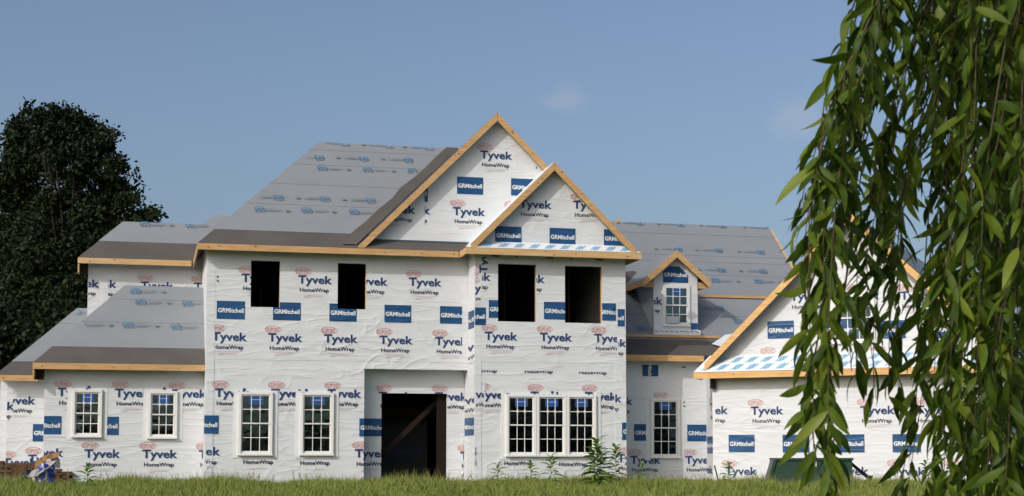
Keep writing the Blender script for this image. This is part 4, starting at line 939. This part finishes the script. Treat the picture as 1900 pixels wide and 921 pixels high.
def tree(name, x, y, h, lobes, label, cat, n_clump, per=16, size=0.30, m='tree_dark', spread=0.36):
    root = empty(name, (x, y, gz(x, y)), label, cat); tr_ = MB()
    tr_.tube([(0,0,-0.2),(0.1,0,h*.2),(-0.1,0.1,h*.42)], [0.42,0.34,0.26], 8)
    for (cx, cy, cz, r_) in lobes[::3]:
        s0 = Vector((0.0, 0.05, h*random.uniform(.22,.5))); e0 = Vector((cx, cy, cz)); mid = (s0+e0)/2+Vector((0,0,0.5))
        tr_.tube([tuple(s0), tuple(mid), tuple(e0)], [0.11,0.07,0.02], 5)
        for _ in range(2):
            q_ = e0+Vector((random.uniform(-1,1), random.uniform(-1,1), random.uniform(-.2,1)))*r_*0.8; tr_.tube([tuple(e0*0.7+mid*0.3), tuple(q_)], [0.04,0.012], 4)
    tr_.build('trunk', ['dark_bark'], root)
    crown('crown', lobes, n_clump, per, spread, size, m, root); return root
YT = 72.0; k_ = YT/FPX
def lob(px, py, rpx, x0, dy=0): return ((px-950)*k_-x0, dy, 0.75+(850-py)*k_-gz(x0, YT), rpx*k_)
x0 = (125-950)*k_
EDGE = [(68,215,15),(85,208,13),(52,198,9),(54,212,12),(100,214,15),(118,206,14),(135,226,17),(148,222,12),(166,240,16),(182,243,10),(190,258,14),(203,252,7),(178,272,18),(200,290,16),(208,312,14),(196,330,16),(214,352,12),(222,340,8),(240,322,7),(246,331,5),(226,372,16),(240,398,14),(252,372,10),(262,392,12),(258,410,14),(278,398,8),(290,405,7),(300,404,4),(205,385,18),(232,425,22)]
MASS = [(93,243,21),(128,252,24),(160,275,21),(72,262,15),(110,288,22),(150,308,26),(85,318,18),(180,340,24),(128,345,27),(165,385,28),(90,372,22),(120,410,40),(200,430,40),(70,420,34),(160,450,46),(235,450,34),(60,470,50),(110,490,56),(180,500,56),(240,500,40),(70,550,64),(140,570,70),(210,570,60),(60,630,70),(130,640,70)]
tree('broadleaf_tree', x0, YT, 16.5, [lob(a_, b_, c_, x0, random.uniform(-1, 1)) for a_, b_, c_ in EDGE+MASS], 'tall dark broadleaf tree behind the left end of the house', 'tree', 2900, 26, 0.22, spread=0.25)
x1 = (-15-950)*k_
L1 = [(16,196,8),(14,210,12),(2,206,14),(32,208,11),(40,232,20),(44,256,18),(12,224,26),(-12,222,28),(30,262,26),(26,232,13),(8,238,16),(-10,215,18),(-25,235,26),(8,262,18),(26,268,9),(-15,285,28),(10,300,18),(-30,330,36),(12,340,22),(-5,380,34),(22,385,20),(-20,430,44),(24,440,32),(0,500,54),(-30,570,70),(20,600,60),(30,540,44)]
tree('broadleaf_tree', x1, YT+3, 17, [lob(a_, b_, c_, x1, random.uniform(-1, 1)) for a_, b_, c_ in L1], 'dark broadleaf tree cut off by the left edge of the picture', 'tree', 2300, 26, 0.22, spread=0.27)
x2 = (40-950)*k_
tree('bush', x2, YT-4, 6, [lob(20,640,60,x2), lob(90,640,60,x2,1), lob(150,660,60,x2), lob(-30,680,70,x2,1), lob(50,720,70,x2), lob(210,650,60,x2)], 'dark dense bush under the trees behind the far left roof', 'bush', 1500, 22, 0.26)

# far-off wood closing the horizon all round
leafmat('far_wood', (0.018, 0.032, 0.012), (0.040, 0.058, 0.020), 0.1, 0.7, 0.1, 0.08)
LL = []
for i in range(260):
    a_ = 2*math.pi*i/260+random.uniform(-.01,.01); rr = random.uniform(255, 290); LL.append((rr*math.sin(a_), rr*math.cos(a_), random.uniform(2.0, 4.6), random.uniform(3.6, 5.4)))
fw = crown('distant_wood', LL, 9000, 4, 1.1, 1.9, 'far_wood', None); fw['kind'] = 'stuff'; fw['label'] = 'low far-off wood closing the horizon behind the house'; fw['category'] = 'wood'
# ------------------------------------------------------------------ weeping tree close to the camera on the right
wt = empty('weeping_tree', (2.75, 4.7, gz(2.75, 4.7)), 'weeping tree close on the right with long drooping twigs of narrow green leaves', 'tree')
OZ = gz(2.75, 4.7)
def rel(p_): return (p_[0]-2.75, p_[1]-4.7, p_[2]-OZ)
b = MB(); b.tube([rel((2.75,4.7,OZ-0.1)), rel((2.72,4.68,0.6)), rel((2.6,4.6,1.6)), rel((2.45,4.5,2.5))], [0.11,0.09,0.08,0.06], 10); b.build('trunk', ['bark'], wt, smooth=True)
TW = []
# strands hang in bundles that sweep down from the upper right: centre line (view tangent x 2812 + 950, same for height), spread, number, lower ends, distance
BUND = [([(1690,-60),(1640,60),(1585,220),(1545,400),(1530,600),(1545,960)], 27, 9, (480,600,700,860,960), (3.7,4.3)),
        ([(1640,-60),(1610,60),(1560,180),(1520,330),(1505,460)], 18, 6, (330,420,460), (3.8,4.2)),
        ([(1560,420),(1530,560),(1512,700),(1535,900)], 20, 4, (700,800,900,940), (3.8,4.2)),
        ([(1800,-60),(1740,80),(1690,230),(1650,420),(1632,600),(1640,760)], 32, 9, (420,500,600,740), (3.8,4.7)),
        ([(1790,-60),(1760,120),(1740,300),(1760,420)], 40, 8, (300,380,460), (4.2,5.0)),
        ([(1860,-60),(1830,150),(1790,350),(1760,560),(1735,760),(1700,940)], 38, 9, (520,640,800,940), (3.9,4.9)),
        ([(1900,-60),(1870,200),(1845,450),(1815,700),(1800,980)], 46, 14, (620,800,960,980), (3.9,5.2)),
        ([(1960,-60),(1920,200),(1895,450),(1880,700),(1865,980)], 42, 14, (700,900,980,980), (4.0,5.4)),
        ([(1900,-60),(1860,300),(1830,600),(1800,980)], 50, 10, (940,980), (4.6,5.6)),
        ([(1990,-60),(1945,300),(1915,600),(1880,980)], 45, 10, (960,980), (4.2,5.6))]
for line, sp, n_, ends, (ya, yc) in BUND:
    for q_ in range(n_):
        TW.append((line, sp*1.55*(2*(q_+0.5)/n_-1)+random.gauss(0, sp*0.2), ends[(q_*2+1) % len(ends)], random.uniform(ya, yc)))
def along(line, y):
    for (x0_, y0_), (x1_, y1_) in zip(line, line[1:]):
        if y <= y1_: return x0_+(x1_-x0_)*(y-y0_)/(y1_-y0_)
    return line[-1][0]
limbs = [[(2.5,4.55,2.3),(2.0,4.3,2.75),(1.5,4.15,2.85),(1.05,4.05,2.55)], [(2.55,4.6,2.2),(2.2,5.0,2.8),(1.7,5.2,3.0),(1.25,5.1,2.8)], [(2.5,4.55,2.35),(2.1,4.0,2.8),(1.6,3.8,2.8),(1.1,3.85,2.45)], [(2.6,4.6,2.3),(2.3,4.9,2.9),(1.9,4.7,3.05),(1.4,4.5,2.85)]]
for L in limbs: b = MB(); b.tube([rel(x) for x in L], [0.045,0.035,0.024,0.012], 8); b.build('limb', ['bark'], wt, smooth=True)
# leaf shapes shared by all leaves
LV = []
for i in range(6):
    mb = MB(); L = 0.110*(0.80+0.08*i); add_leaf(mb, (0,0,0), Matrix.Identity(3), L, 0.0285*(0.9+0.07*(i % 3)), 0.35+0.2*(i % 4), 0, 7)
    me = bpy.data.meshes.new('leaf'); me.from_pydata(mb.v, [], mb.f); me.materials.append(MAT['willow_light' if i == 5 else 'willow_dark' if i in (1, 3) else 'willow_green'])
    for p_ in me.polygons: p_.use_smooth = True
    me.update(); LV.append(me)
leaves = []
for (line, off, yb, Y) in TW:
    yt = line[0][1]; n = 12; P_ = []; ph = random.uniform(0, 6); fan = random.uniform(0.5, 1.35); Y0 = Y+random.uniform(-.1, .1)
    if yt < 0: P_.append(Vector(((along(line, yt)+25+off-950)/FPX*Y, Y0, 0.75+(850-yt)/FPX*Y+0.22)))
    for i in range(n+1):
        t = i/n; yy = yt+(yb-yt)*t; px_ = along(line, yy)+off*(fan+(1-fan)*(1-t))+9*math.sin(ph+7*t)
        Yc = Y0+(Y-Y0)*t+0.03*math.sin(ph*2+4*t); P_.append(Vector(((px_-950)/FPX*Yc, Yc, 0.75+(850-yy)/FPX*Yc)))
    # join its top to the nearest limb
    if yt > 0: best = P_[0]+Vector((0.05,0,0.22))
    else: best = min((Vector(q_) for L in limbs for q_ in L), key=lambda q_: (q_-P_[0]).length); P_ = [best, (best+P_[0])/2+Vector((0,0,0.10))]+P_; n = len(P_)-3
    b = MB(); b.tube([rel(tuple(x)) for x in P_], [0.005]*2+[0.0032-0.0022*i/n for i in range(n+1)], 5); b.build('twig', ['twig'], wt)
    # leaves, alternate, hanging
    s_ = 0.0; side = 1; seg = [(P_[i], P_[i+1]) for i in range(2, len(P_)-1)]; tdir = (P_[-1]-P_[3]).normalized()
    Ltot = sum((q-p).length for p, q in seg); pos = 0.02
    while pos < Ltot:
        acc = 0
        for p, q in seg:
            l_ = (q-p).length
            if acc+l_ >= pos: org = p+(q-p)*((pos-acc)/l_); break
            acc += l_
        az = (math.pi+random.gauss(0, 0.7)) if random.random() < 0.62 else random.gauss(0, 0.9); dip = R(random.uniform(26, 76))
        M3 = Matrix.Rotation(az, 3, 'Z') @ Matrix.Rotation(dip, 3, 'Y') @ Matrix.Rotation(random.gauss(0, 0.9), 3, 'X')
        leaves.append((org.copy(), M3, random.randrange(5) if random.random() < 0.9 else 5, random.uniform(0.62, 1.22)))
        side = -side; pos += random.uniform(0.014, 0.030)*(2.4 if math.sin(pos*8+ph*3) > 0.5 else 1.0)
def vis(l):
    p_ = l[0]; px = 950+FPX*p_.x/p_.y; py = 850-FPX*(p_.z-0.75)/p_.y; inside = -40 < px < 1900 and -40 < py < 930
    return (0 if inside else 1, p_.y)
leaves.sort(key=vis)
for org, M3, k, s_ in leaves[:298]:
    o = link('leaf', LV[k], wt); o.matrix_local = Matrix.Translation(Vector(rel(tuple(org)))) @ (M3*s_).to_4x4()
vs = []; fs = []; fm = []
for org, M3, k, s_ in leaves[298:]:
    base = len(vs); o_ = Vector(rel(tuple(org)))
    vs += [tuple(o_+M3 @ (v.co*s_)) for v in LV[k].vertices]; fs += [[i+base for i in p_.vertices] for p_ in LV[k].polygons]; fm += [1 if k == 5 else 2 if k in (1, 3) else 0]*len(LV[k].polygons)
mesh('foliage', vs, fs, ['willow_green', 'willow_light', 'willow_dark'], wt, fm, True, kind='stuff')
print('leaves', len(leaves))
